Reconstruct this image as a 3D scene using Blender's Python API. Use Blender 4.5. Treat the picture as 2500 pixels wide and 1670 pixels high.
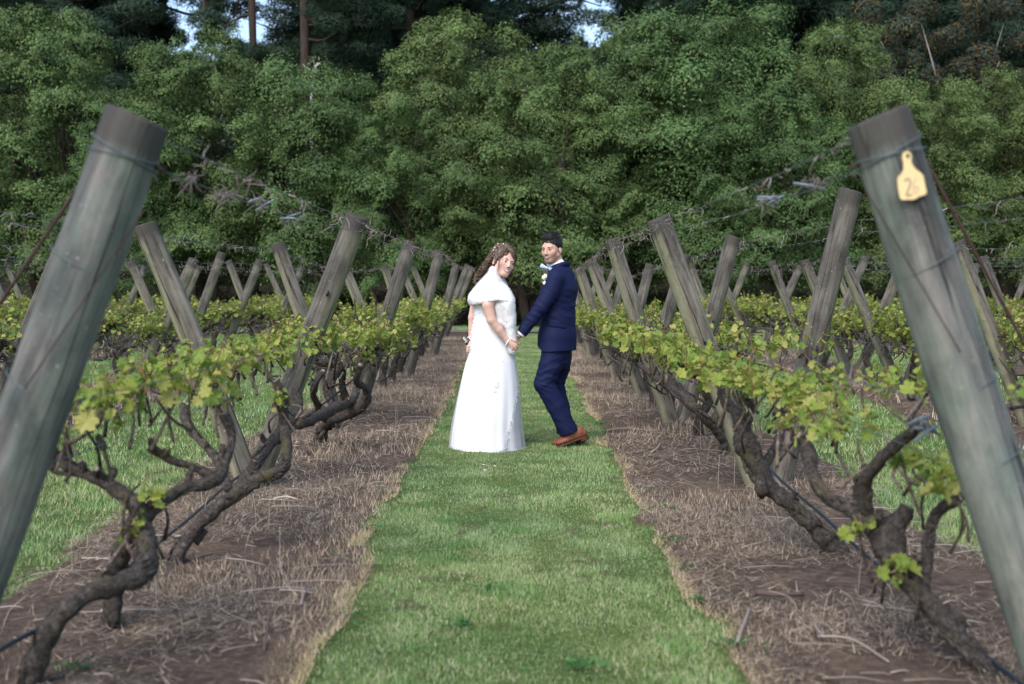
# Vineyard aisle with a bride and groom walking away between rows of V-shaped trellis posts.
import bpy, bmesh, math, random
import numpy as np
from mathutils import Vector, Matrix

scene = bpy.context.scene
for _o in list(bpy.data.objects):
    bpy.data.objects.remove(_o)
COL = scene.collection
R = math.radians

# ------------------------------------------------------------------ camera
CAM_H = 1.37                       # crouching photographer
FPX = 2917.0                       # focal length in photo pixels (42 mm on a 36 mm sensor)
VPX, VPY = 1240.0, 690.0           # where the rows vanish in the 2500 x 1670 photograph
CX, CY = 1250.0, 835.0
PITCH = math.atan((CY - VPY) / FPX)
YAW = math.atan((CX - VPX) / FPX)
cam_data = bpy.data.cameras.new('camera')
cam = bpy.data.objects.new('camera', cam_data)
COL.objects.link(cam)
cam.location = (0, 0, CAM_H)
cam.rotation_euler = (math.pi / 2 - PITCH, 0, -YAW)
cam_data.sensor_width = 36.0
cam_data.lens = 42.0
cam_data.clip_start = 0.05
cam_data.clip_end = 2000
cam_data.dof.use_dof = True
cam_data.dof.focus_distance = 9.9
cam_data.dof.aperture_fstop = 2.4
scene.camera = cam

# ------------------------------------------------------------------ sky, sun, exposure
SUN_EL, SUN_AZ = 46.0, 206.0       # azimuth clockwise from +Y: behind the camera, a little left
world = bpy.data.worlds.new('World')
scene.world = world
world.use_nodes = True
wn = world.node_tree.nodes
wl = world.node_tree.links
sky = wn.new('ShaderNodeTexSky')
sky.sky_type = 'NISHITA'
sky.sun_disc = False
sky.sun_elevation = R(SUN_EL)
sky.sun_rotation = R(SUN_AZ)
sky.air_density = 1.0
sky.dust_density = 2.0
sky.ozone_density = 1.0
wl.new(sky.outputs[0], wn['Background'].inputs[0])
wn['Background'].inputs[1].default_value = 0.15
sun_data = bpy.data.lights.new('sun', 'SUN')
sun = bpy.data.objects.new('sun', sun_data)
COL.objects.link(sun)
sun_data.energy = 1.05
sun_data.angle = R(34)
sun_data.color = (1.0, 0.985, 0.965)
_el, _az = R(SUN_EL), R(SUN_AZ)
_to_sun = Vector((math.sin(_az) * math.cos(_el), math.cos(_az) * math.cos(_el), math.sin(_el)))
sun.rotation_euler = _to_sun.to_track_quat('Z', 'Y').to_euler()
scene.view_settings.view_transform = 'Standard'
scene.view_settings.look = 'None'
scene.view_settings.gamma = 1.0
scene.view_settings.exposure = 1.1
scene.view_settings.use_curve_mapping = False
scene.render.engine = 'CYCLES'
scene.cycles.use_denoising = True
scene.cycles.max_bounces = 4
scene.cycles.diffuse_bounces = 2
scene.cycles.glossy_bounces = 2
scene.cycles.transmission_bounces = 2
scene.cycles.transparent_max_bounces = 8
scene.cycles.use_adaptive_sampling = False
scene.cycles.use_light_tree = False
scene.cycles.caustics_reflective = False
scene.cycles.caustics_refractive = False

# ------------------------------------------------------------------ helpers
_fwd = Vector((math.sin(YAW) * math.cos(PITCH), math.cos(YAW) * math.cos(PITCH), -math.sin(PITCH)))
_right = Vector((math.cos(YAW), -math.sin(YAW), 0))
_up = _right.cross(_fwd)
CAMP = Vector((0, 0, CAM_H))

def at(px, py, Y):
    """point of the place that shows at photo pixel (px, py) when it stands at distance Y"""
    d = _right * ((px - CX) / FPX) + _up * ((CY - py) / FPX) + _fwd
    return CAMP + d * (Y / d.y)

def on_ground(px, py):
    d = _right * ((px - CX) / FPX) + _up * ((CY - py) / FPX) + _fwd
    return CAMP + d * (-CAM_H / d.z)

def vnoise(P, scale=1.0, seed=0):
    """smooth value noise in -1..1 at the points P (n,3)"""
    P = np.asarray(P, dtype=np.float64) * scale + 1000.0
    i = np.floor(P).astype(np.int64)
    f = P - i
    f = f * f * (3 - 2 * f)
    out = 0.0
    for dx in (0, 1):
        for dy in (0, 1):
            for dz in (0, 1):
                h = ((i[..., 0] + dx) * 374761393 + (i[..., 1] + dy) * 668265263 + (i[..., 2] + dz) * 2147483647 + seed * 144665) & 0xffffffff
                h = ((h ^ (h >> 13)) * 1274126177) & 0xffffffff
                h = (h ^ (h >> 16)) & 0xffff
                w = (f[..., 0] if dx else 1 - f[..., 0]) * (f[..., 1] if dy else 1 - f[..., 1]) * (f[..., 2] if dz else 1 - f[..., 2])
                out = out + w * (h / 32767.5 - 1)
    return out

def mesh_from(name, V, F, mat=None, col=None, smooth=True):
    """V (n,3); F (m,k) array or list of tuples; col (n,3) per-vertex colour"""
    me = bpy.data.meshes.new(name)
    V = np.asarray(V, dtype=np.float32)
    if isinstance(F, np.ndarray) and F.ndim == 2:
        m, k = F.shape
        me.vertices.add(len(V))
        me.vertices.foreach_set('co', V.ravel())
        me.loops.add(m * k)
        me.loops.foreach_set('vertex_index', F.astype(np.int32).ravel())
        me.polygons.add(m)
        me.polygons.foreach_set('loop_start', np.arange(0, m * k, k, dtype=np.int32))
        me.update(calc_edges=True)
    else:
        me.from_pydata(V.tolist(), [], F)
        me.update()
    if smooth:
        me.polygons.foreach_set('use_smooth', np.ones(len(me.polygons), dtype=bool))
    if col is not None:
        a = me.color_attributes.new('tint', 'FLOAT_COLOR', 'POINT')
        c = np.ones((len(V), 4), dtype=np.float32)
        c[:, :3] = col
        a.data.foreach_set('color', c.ravel())
    if mat is not None:
        me.materials.append(mat)
    return me

def add(name, me, parent=None, loc=None):
    o = bpy.data.objects.new(name, me)
    COL.objects.link(o)
    if parent is not None:
        o.parent = parent
    if loc is not None:
        o.location = loc
    return o

def empty(name, loc=(0, 0, 0)):
    o = bpy.data.objects.new(name, None)
    COL.objects.link(o)
    o.location = loc
    o.empty_display_size = 0.1
    return o

def tag(o, label=None, cat=None, group=None, kind=None):
    if label: o['label'] = label
    if cat: o['category'] = cat
    if group: o['group'] = group
    if kind: o['kind'] = kind
    return o

class MB:
    """collects pieces of one mesh"""
    def __init__(s):
        s.V, s.F, s.C, s.n = [], [], [], 0
    def put(s, V, F, col=None):
        V = np.asarray(V, dtype=np.float64)
        s.V.append(V)
        s.F.extend([tuple(int(i) + s.n for i in f) for f in F])
        s.C.append(np.tile(np.asarray(col if col is not None else (1, 1, 1), float), (len(V), 1)) if np.ndim(col) < 2 else np.asarray(col))
        s.n += len(V)
    def mesh(s, name, mat, smooth=True):
        return mesh_from(name, np.concatenate(s.V), s.F, mat, np.concatenate(s.C), smooth)

def resample(pts, n, rad=None):
    """Catmull-Rom through pts, n samples; radii follow"""
    P = np.array([tuple(p) for p in pts], float)
    if len(P) == 2:
        t = np.linspace(0, 1, n)[:, None]
        Q = P[0] * (1 - t) + P[1] * t
        return (Q, None) if rad is None else (Q, rad[0] * (1 - t[:, 0]) + rad[1] * t[:, 0])
    A = np.vstack([2 * P[0] - P[1], P, 2 * P[-1] - P[-2]])
    u = np.linspace(0, len(P) - 1 - 1e-9, n)
    i = u.astype(int)
    f = (u - i)[:, None]
    p0, p1, p2, p3 = A[i], A[i + 1], A[i + 2], A[i + 3]
    Q = 0.5 * (2 * p1 + (p2 - p0) * f + (2 * p0 - 5 * p1 + 4 * p2 - p3) * f ** 2 + (3 * p1 - p0 - 3 * p2 + p3) * f ** 3)
    if rad is None:
        return Q, None
    return Q, np.interp(u, np.arange(len(P)), rad)

def tube(Q, rad, sides=8, rough=0.0, seed=0, fine=14.0, cap=True):
    """tube along the points Q with radii rad; rough displaces the skin"""
    Q = np.asarray(Q, float)
    n = len(Q)
    rad = np.broadcast_to(np.asarray(rad, float), (n,))
    T = np.gradient(Q, axis=0)
    T /= np.linalg.norm(T, axis=1)[:, None] + 1e-12
    ref = np.array([0, 0, 1.0]) if abs(T[0, 2]) < 0.9 else np.array([1.0, 0, 0])
    N = np.zeros_like(Q)
    v = ref - T[0] * ref.dot(T[0])
    for i in range(n):
        v = v - T[i] * v.dot(T[i])
        v = v / (np.linalg.norm(v) + 1e-12)
        N[i] = v
    B = np.cross(T, N)
    a = np.linspace(0, 2 * np.pi, sides, endpoint=False)
    ring = N[:, None, :] * np.cos(a)[None, :, None] + B[:, None, :] * np.sin(a)[None, :, None]
    rr = np.repeat(rad[:, None], sides, 1)
    if rough:
        pp = Q[:, None, :] + ring * 0.03
        rr = rr * (1 + rough * vnoise(pp, fine, seed) + rough * 0.6 * vnoise(pp, fine * 2.7, seed + 5))
    V = (Q[:, None, :] + ring * rr[..., None]).reshape(-1, 3)
    F = []
    for i in range(n - 1):
        for j in range(sides):
            k = (j + 1) % sides
            F.append((i * sides + j, i * sides + k, (i + 1) * sides + k, (i + 1) * sides + j))
    if cap:
        F.append(tuple(range(sides - 1, -1, -1)))
        F.append(tuple((n - 1) * sides + j for j in range(sides)))
    return V, F

# ------------------------------------------------------------------ materials
def new_mat(name):
    m = bpy.data.materials.new(name)
    m.use_nodes = True
    nt = m.node_tree
    b = nt.nodes['Principled BSDF']
    return m, nt, b

def ramp(nt, fac, stops, interp='LINEAR'):
    r = nt.nodes.new('ShaderNodeValToRGB')
    r.color_ramp.interpolation = interp
    el = r.color_ramp.elements
    while len(el) < len(stops):
        el.new(0.5)
    for e, (p, c) in zip(el, stops):
        e.position = p
        e.color = (*c, 1)
    nt.links.new(fac, r.inputs[0])
    return r.outputs[0]

def noise_tex(nt, vec, scale, detail=4, rough=0.6, dist=0.0):
    t = nt.nodes.new('ShaderNodeTexNoise')
    t.inputs['Scale'].default_value = scale
    t.inputs['Detail'].default_value = detail
    t.inputs['Roughness'].default_value = rough
    t.inputs['Distortion'].default_value = dist
    if vec is not None:
        nt.links.new(vec, t.inputs['Vector'])
    return t.outputs['Fac']

def coords(nt, kind='Object', scale=(1, 1, 1)):
    c = nt.nodes.new('ShaderNodeTexCoord')
    m = nt.nodes.new('ShaderNodeMapping')
    m.inputs['Scale'].default_value = scale
    nt.links.new(c.outputs[kind], m.inputs['Vector'])
    return m.outputs['Vector']

def mix(nt, a, b, fac, mode='MIX'):
    m = nt.nodes.new('ShaderNodeMix')
    m.data_type = 'RGBA'
    m.blend_type = mode
    for sock, v in ((0, fac), (6, a), (7, b)):
        if isinstance(v, (int, float)):
            m.inputs[sock].default_value = v
        elif isinstance(v, tuple):
            m.inputs[sock].default_value = (*v, 1)
        else:
            nt.links.new(v, m.inputs[sock])
    return m.outputs[2]

def math_node(nt, op, a, b=0.0, c=None):
    m = nt.nodes.new('ShaderNodeMath')
    m.operation = op
    for i, v in enumerate((a, b, c)):
        if v is None: continue
        if isinstance(v, (int, float)):
            m.inputs[i].default_value = v
        else:
            nt.links.new(v, m.inputs[i])
    return m.outputs[0]

def bump(nt, b, h, strength=0.5, dist=0.01):
    n = nt.nodes.new('ShaderNodeBump')
    n.inputs['Strength'].default_value = strength
    n.inputs['Distance'].default_value = dist
    nt.links.new(h, n.inputs['Height'])
    nt.links.new(n.outputs[0], b.inputs['Normal'])

def attr(nt, name='tint'):
    a = nt.nodes.new('ShaderNodeAttribute')
    a.attribute_name = name
    return a.outputs['Color']

def leaf_mat(name, trans=0.3, rough=0.55, tint_random=None, veins=None):
    """colour from the 'tint' attribute (or from a ramp over the object's own random number), part of the light passes through"""
    m, nt, b = new_mat(name)
    if tint_random:
        oi = nt.nodes.new('ShaderNodeObjectInfo')
        c = ramp(nt, oi.outputs['Random'], tint_random)
    else:
        c = attr(nt)
    nt.links.new(c, b.inputs['Base Color'])
    b.inputs['Roughness'].default_value = rough
    b.inputs['Specular IOR Level'].default_value = 0.3
    if not trans:
        return m
    t = nt.nodes.new('ShaderNodeBsdfTranslucent')
    nt.links.new(c, t.inputs['Color'])
    mx = nt.nodes.new('ShaderNodeMixShader')
    mx.inputs[0].default_value = trans
    nt.links.new(b.outputs[0], mx.inputs[1])
    nt.links.new(t.outputs[0], mx.inputs[2])
    nt.links.new(mx.outputs[0], nt.nodes['Material Output'].inputs['Surface'])
    return m

def tint_mat(name, rough=0.8, spec=0.3, grain=0.0, grain_scale=60, bumpy=0.0, sheen=0.0):
    m, nt, b = new_mat(name)
    c = attr(nt)
    if grain:
        n = noise_tex(nt, coords(nt), grain_scale, 5, 0.65)
        g = ramp(nt, n, [(0.25, (1 - grain,) * 3), (0.75, (1 + grain * 0.6,) * 3)])
        c = mix(nt, c, g, 1.0, 'MULTIPLY')
        if bumpy:
            bump(nt, b, n, bumpy, 0.004)
    nt.links.new(c, b.inputs['Base Color'])
    b.inputs['Roughness'].default_value = rough
    b.inputs['Specular IOR Level'].default_value = spec
    if sheen:
        b.inputs['Sheen Weight'].default_value = sheen
    return m

def plain_mat(name, color, rough=0.7, spec=0.3, var=0.15, scale=30, metal=0.0, bumpy=0.0, stretch=(1, 1, 1)):
    m, nt, b = new_mat(name)
    n = noise_tex(nt, coords(nt, 'Object', stretch), scale, 5, 0.65)
    c = ramp(nt, n, [(0.3, tuple(x * (1 - var) for x in color)), (0.7, tuple(min(1, x * (1 + var)) for x in color))])
    nt.links.new(c, b.inputs['Base Color'])
    b.inputs['Roughness'].default_value = rough
    b.inputs['Specular IOR Level'].default_value = spec
    b.inputs['Metallic'].default_value = metal
    if bumpy:
        bump(nt, b, n, bumpy, 0.004)
    return m

def post_mat(name, base, dark, green, lichen, green_amt, lichen_amt):
    m, nt, b = new_mat(name)
    v = coords(nt, 'Object', (1, 1, 0.09))
    g1 = noise_tex(nt, v, 30, 7, 0.72, 0.3)           # grain along the post
    g4 = noise_tex(nt, coords(nt, 'Object', (1, 1, 0.06)), 9, 4, 0.6, 0.2)
    g2 = noise_tex(nt, coords(nt, 'Object', (1, 1, 0.35)), 9, 5, 0.6, 0.5)
    c = ramp(nt, g1, [(0.28, dark), (0.5, base), (0.72, tuple(min(1, x * 1.3) for x in base))])
    c = mix(nt, c, green, ramp(nt, g2, [(0.5 - green_amt * 0.3, (0, 0, 0)), (0.62, (green_amt,) * 3)]))
    c = mix(nt, c, ramp(nt, g4, [(0.33, (0.5, 0.5, 0.54)), (0.5, (1.0, 1.0, 1.0)), (0.68, (1.5, 1.46, 1.42))]), 1.0, 'MULTIPLY')
    g3 = noise_tex(nt, coords(nt, 'Object', (1, 1, 0.25)), 7, 6, 0.7)
    geo = nt.nodes.new('ShaderNodeNewGeometry')
    sep = nt.nodes.new('ShaderNodeSeparateXYZ')
    nt.links.new(geo.outputs['Normal'], sep.inputs[0])
    # lichen holds on the underside of the lean, where the wood stays damp
    under = math_node(nt, 'MULTIPLY_ADD', sep.outputs['Z'], -1.6, 0.0)
    lf = math_node(nt, 'ADD', under, math_node(nt, 'SUBTRACT', g3, 0.5))
    lf = math_node(nt, 'MULTIPLY', ramp(nt, lf, [(0.18, (0, 0, 0)), (0.42, (1, 1, 1))]), lichen_amt)
    c = mix(nt, c, lichen, lf)
    g6 = noise_tex(nt, coords(nt, 'Object', (1, 1, 0.45)), 6, 5, 0.65, 0.4)      # weather patches
    c = mix(nt, c, ramp(nt, g6, [(0.34, (0.55, 0.55, 0.57)), (0.5, (1.0, 1.0, 1.0)), (0.66, (1.38, 1.36, 1.36))]), 1.0, 'MULTIPLY')
    g5 = noise_tex(nt, coords(nt, 'Object', (1, 1, 0.035)), 11, 3, 0.5, 0.15)     # drying cracks
    crk = ramp(nt, g5, [(0.485, (1, 1, 1)), (0.497, (0.25, 0.24, 0.24)), (0.503, (0.25, 0.24, 0.24)), (0.515, (1, 1, 1))])
    c = mix(nt, c, crk, 1.0, 'MULTIPLY')
    sp = noise_tex(nt, coords(nt, 'Object'), 60, 3, 0.5)
    c = mix(nt, c, (0.42, 0.42, 0.36), ramp(nt, sp, [(0.68, (0, 0, 0)), (0.74, (0.55,) * 3)]))
    # weathered end: top ten centimetres hold dark mould
    tc = nt.nodes.new('ShaderNodeTexCoord')
    s2 = nt.nodes.new('ShaderNodeSeparateXYZ')
    nt.links.new(tc.outputs['Generated'], s2.inputs[0])
    topf = ramp(nt, math_node(nt, 'MULTIPLY_ADD', g6, 0.05, s2.outputs['Z']), [(0.962, (0, 0, 0)), (0.985, (0.8,) * 3)])
    c = mix(nt, c, (0.05, 0.045, 0.04), topf)
    nt.links.new(c, b.inputs['Base Color'])
    b.inputs['Roughness'].default_value = 0.88
    b.inputs['Specular IOR Level'].default_value = 0.2
    bump(nt, b, g1, 0.7, 0.006)
    return m

M = {}
M['post_near'] = post_mat('weathered_treated_wood', (0.165, 0.152, 0.142), (0.050, 0.046, 0.044), (0.095, 0.142, 0.122), (0.18, 0.21, 0.15), 0.6, 0.3)
M['post'] = post_mat('weathered_wood', (0.150, 0.136, 0.112), (0.05, 0.044, 0.038), (0.125, 0.125, 0.062), (0.28, 0.285, 0.17), 0.3, 0.6)
M['post_dark'] = post_mat('weathered_dark_wood', (0.128, 0.117, 0.101), (0.042, 0.038, 0.034), (0.095, 0.098, 0.06), (0.22, 0.23, 0.13), 0.25, 0.5)
M['wire'] = plain_mat('galvanised_wire', (0.11, 0.14, 0.145), 0.45, 0.5, 0.25, 40, 0.35)
M['rust'] = plain_mat('rusty_steel', (0.055, 0.030, 0.027), 0.85, 0.3, 0.35, 25, 0.2)
M['hose'] = plain_mat('drip_hose_plastic', (0.018, 0.026, 0.034), 0.45, 0.4, 0.2, 20)
M['clip'] = plain_mat('black_plastic', (0.012, 0.013, 0.018), 0.4, 0.5)
M['tie'] = plain_mat('grey_plastic_tie', (0.13, 0.17, 0.20), 0.5, 0.4)
M['tendril'] = tint_mat('dry_tendrils', 0.9, 0.2)
M['bark'] = None

# ------------------------------------------------------------------ ground
rng = np.random.default_rng(7)
ROW_X = {-4: -11.4, -3: -8.2, -2: -4.92, -1: -1.62, 1: 1.64, 2: 4.95, 3: 8.25, 4: 11.5}
ROW_END = 31.0
STRIP_L, STRIP_R = -0.74, 0.74       # bare strip half widths around a row (edges wander)

_ew = {}
def edge_wander(y, row, side):
    """how far the edge of a bare strip strays at distance y"""
    if (row, side) not in _ew:
        t = np.linspace(-400, 1600, 40001)
        P = np.stack([t * 0.9, np.full_like(t, row * 13.7 + side * 5.1), np.zeros_like(t)], -1)
        _ew[(row, side)] = (t, 0.10 * vnoise(P, 1.0, 3) + 0.06 * vnoise(P, 3.1, 9))
    return np.interp(np.asarray(y, float), *_ew[(row, side)])

def in_strip(x, y):
    """1 inside the bare strip under a row, 0 in the grass"""
    x = np.asarray(x, float); y = np.asarray(y, float)
    out = np.zeros(x.shape, bool)
    for r, c in ROW_X.items():
        l = c - 0.84 + 0.009 * np.clip(y - 4, 0, 20) + edge_wander(y, r, -1)
        q = c + 0.70 + edge_wander(y, r, 1)
        if r < 0:
            l = c - 0.62 + edge_wander(y, r, -1); q = c + 0.90 + edge_wander(y, r, 1)
        out |= (x > l) & (x < q) & (y < ROW_END + 0.6)
    return out

def ground_material():
    m, nt, b = new_mat('vineyard_ground')
    a = nt.nodes.new('ShaderNodeAttribute')
    a.attribute_name = 'bare'
    v = coords(nt, 'Object')
    soil = ramp(nt, noise_tex(nt, v, 22, 9, 0.78), [(0.3, (0.048, 0.034, 0.026)), (0.5, (0.118, 0.084, 0.063)), (0.7, (0.23, 0.175, 0.135))])
    straw = ramp(nt, noise_tex(nt, coords(nt, 'Object', (1, 0.35, 1)), 55, 6, 0.75), [(0.3, (0.10, 0.066, 0.046)), (0.55, (0.26, 0.185, 0.125)), (0.75, (0.40, 0.30, 0.21))])
    sm = ramp(nt, noise_tex(nt, v, 1.9, 5, 0.65), [(0.50, (0, 0, 0)), (0.70, (0.8, 0.8, 0.8))])
    bare = mix(nt, soil, straw, sm)
    g = ramp(nt, noise_tex(nt, v, 30, 6, 0.7), [(0.3, (0.045, 0.075, 0.022)), (0.5, (0.10, 0.155, 0.045)), (0.72, (0.20, 0.24, 0.09))])
    g2 = ramp(nt, noise_tex(nt, v, 1.3, 4, 0.6), [(0.35, (0.75, 0.85, 0.8)), (0.65, (1.2, 1.1, 1.0))])
    g = mix(nt, g, g2, 1.0, 'MULTIPLY')
    # ragged blend between grass and bare strip
    e = math_node(nt, 'ADD', a.outputs['Fac'], math_node(nt, 'MULTIPLY_ADD', noise_tex(nt, v, 16, 5, 0.7), 0.9, -0.45))
    f = ramp(nt, e, [(0.42, (0, 0, 0)), (0.58, (1, 1, 1))])
    nt.links.new(mix(nt, g, bare, f), b.inputs['Base Color'])
    b.inputs['Roughness'].default_value = 0.95
    b.inputs['Specular IOR Level'].default_value = 0.1
    bump(nt, b, noise_tex(nt, v, 26, 8, 0.75), 0.9, 0.03)
    return m

M['ground'] = ground_material()

def ground_z(x, y):
    P = np.stack([x, y, np.zeros_like(x)], -1)
    z = 0.012 * vnoise(P, 1.1, 21) + 0.010 * vnoise(P, 4.0, 22)
    return z * np.clip((60 - y) / 30, 0, 1)

def build_ground():
    # fine where the rows stand, coarse out to the horizon
    xs = np.concatenate([[-900, -300, -120, -60, -30, -20], np.arange(-13, 13.01, 0.085), [20, 30, 60, 120, 300, 900]])
    ys = np.concatenate([[-300, -60, -20, -6, -2], np.arange(0, 33.01, 0.14), np.arange(34, 40, 1.0), [45, 60, 100, 200, 500, 1500]])
    X, Y = np.meshgrid(xs, ys)
    Z = ground_z(X, Y)
    bare = in_strip(X, Y).astype(np.float32)
    mound = bare * 0.03
    V = np.stack([X, Y, Z + mound], -1).reshape(-1, 3)
    nx, ny = len(xs), len(ys)
    i = np.arange(nx * ny).reshape(ny, nx)
    F = np.stack([i[:-1, :-1], i[:-1, 1:], i[1:, 1:], i[1:, :-1]], -1).reshape(-1, 4)
    me = mesh_from('ground', V, F, M['ground'])
    at_ = me.attributes.new('bare', 'FLOAT', 'POINT')
    at_.data.foreach_set('value', bare.ravel())
    tag(add('ground', me), kind='structure')

build_ground()

# dirt track that crosses at the end of the rows, just above the lawn
def build_track():
    xs = np.linspace(-40, 40, 161)
    V, F = [], []
    for k, x in enumerate(xs):
        w = 0.12 * math.sin(x * 1.3) + 0.08 * math.sin(x * 3.7 + 1)
        for y in np.linspace(32.2 + w, 33.8 - w * 0.7, 7):
            V.append((x, y, 0.035))
    for k in range(160):
        for j in range(6):
            a = k * 7 + j
            F.append((a, a + 7, a + 8, a + 1))
    m, nt, b = new_mat('track_dirt')
    n = noise_tex(nt, coords(nt), 8, 8, 0.7)
    nt.links.new(ramp(nt, n, [(0.3, (0.10, 0.075, 0.062)), (0.7, (0.20, 0.16, 0.14))]), b.inputs['Base Color'])
    b.inputs['Roughness'].default_value = 0.95
    bump(nt, b, n, 0.8, 0.02)
    tag(add('dirt_path', mesh_from('dirt_path', V, F, m)), kind='structure')
build_track()

# ------------------------------------------------------------------ grass, straw, litter
M['grass'] = leaf_mat('grass_blades', 0.0, 0.65)
M['straw'] = tint_mat('dry_straw', 0.9, 0.2)
M['weed'] = leaf_mat('weed_leaves', 0.2, 0.5)

def blades(P, h, w, lean, col, rngl, mid=True):
    """bent two-triangle blades at the points P"""
    n = len(P)
    a = rngl.uniform(0, 2 * np.pi, n)
    side = np.stack([np.cos(a), np.sin(a), np.zeros(n)], -1)
    b = rngl.uniform(0, 2 * np.pi, n)
    d = np.stack([np.cos(b), np.sin(b), np.zeros(n)], -1) * lean[:, None]
    up = np.array([0, 0, 1.0])
    base0 = P - side * w[:, None] * 0.5
    base1 = P + side * w[:, None] * 0.5
    tip = P + d * h[:, None] + up * (h * np.sqrt(np.clip(1 - lean ** 2, 0.05, 1)))[:, None]
    V = np.stack([base0, base1, tip], 1).reshape(-1, 3)
    F = np.arange(3 * n).reshape(n, 3)
    C = np.repeat(col, 3, axis=0)
    return V, F, C

def build_grass():
    r = np.random.default_rng(11)
    pts, hs, ws, ls, cs = [], [], [], [], []
    def patch(x0, x1, y0, y1, dens, hgt, wid):
        n = int((x1 - x0) * (y1 - y0) * dens)
        x = r.uniform(x0, x1, n); y = r.uniform(y0, y1, n)
        P0 = np.stack([x, y, np.zeros(n)], -1)
        clump = vnoise(P0, 5.0, 31)
        thin = vnoise(P0, 1.6, 33)
        keep = ~in_strip(x + r.normal(0, 0.06, n) + 0.09 * vnoise(P0, 6.0, 37), y) & (r.uniform(0, 1, n) < 0.75 + 0.35 * clump)
        x, y, clump, thin = x[keep], y[keep], clump[keep], thin[keep]
        n = len(x)
        z = ground_z(x, y) - 0.004
        P = np.stack([x, y, z], -1)
        h = hgt * r.uniform(0.45, 1.15, n) * (1 + 0.35 * clump)
        # a lush verge next to the bare strips, a worn middle
        tone = r.uniform(0, 1, n)
        base = np.where(tone[:, None] < 0.50, np.array([0.155, 0.262, 0.078]), np.where(tone[:, None] < 0.78, np.array([0.265, 0.345, 0.155]), np.array([0.41, 0.40, 0.26])))
        base = base * (1 + 0.20 * clump + 0.12 * thin)[:, None] * r.uniform(0.75, 1.25, n)[:, None]
        base[:, 0] *= 1 + 0.10 * np.clip(thin, -1, 1)
        # scuffed spots of dead brown thatch
        spot = (vnoise(P, 5.2, 51) + 0.6 * vnoise(P, 11.0, 52) > 0.80) & (r.uniform(0, 1, n) < 0.8)
        base[spot] = np.array([0.19, 0.145, 0.11]) * r.uniform(0.6, 1.3, int(spot.sum()))[:, None]
        h = np.where(spot, h * 0.6, h)
        # darker lush clumps
        lush = (vnoise(P, 3.1, 55) + 0.5 * vnoise(P, 8.0, 56) > 0.62)
        base[lush] *= np.array([0.68, 0.86, 0.70]); h = np.where(lush, h * 1.35, h)
        pts.append(P); hs.append(h); ws.append(wid * r.uniform(0.6, 1.3, n)); ls.append(r.uniform(0.15, 0.85, n)); cs.append(np.clip(base, 0.01, 0.7))
    patch(-1.1, 1.4, 3.7, 7.0, 24000, 0.026, 0.0036)
    patch(-1.1, 1.4, 7.0, 12.5, 13000, 0.027, 0.0048)
    patch(-1.1, 1.4, 12.5, 31.8, 3800, 0.03, 0.0075)
    for x0, x1 in ((-4.6, -1.9), (2.1, 4.6)):
        patch(x0, x1, 4.6, 9.0, 6500, 0.052, 0.0055)
        patch(x0, x1, 9.0, 31.8, 1700, 0.05, 0.009)
    for x0, x1 in ((-7.9, -5.2), (5.4, 7.9)):
        patch(x0, x1, 9.0, 31.8, 600, 0.055, 0.012)
    patch(-6, 6, 33.9, 37, 900, 0.07, 0.014)
    V, F, C = blades(np.concatenate(pts), np.concatenate(hs), np.concatenate(ws), np.concatenate(ls), np.concatenate(cs), r)
    o = add('grass', mesh_from('grass', V, F, M['grass'], C, smooth=False))
    tag(o, 'short mown green grass growing in the aisles between the vine rows', 'grass', kind='stuff')
build_grass()

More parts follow.
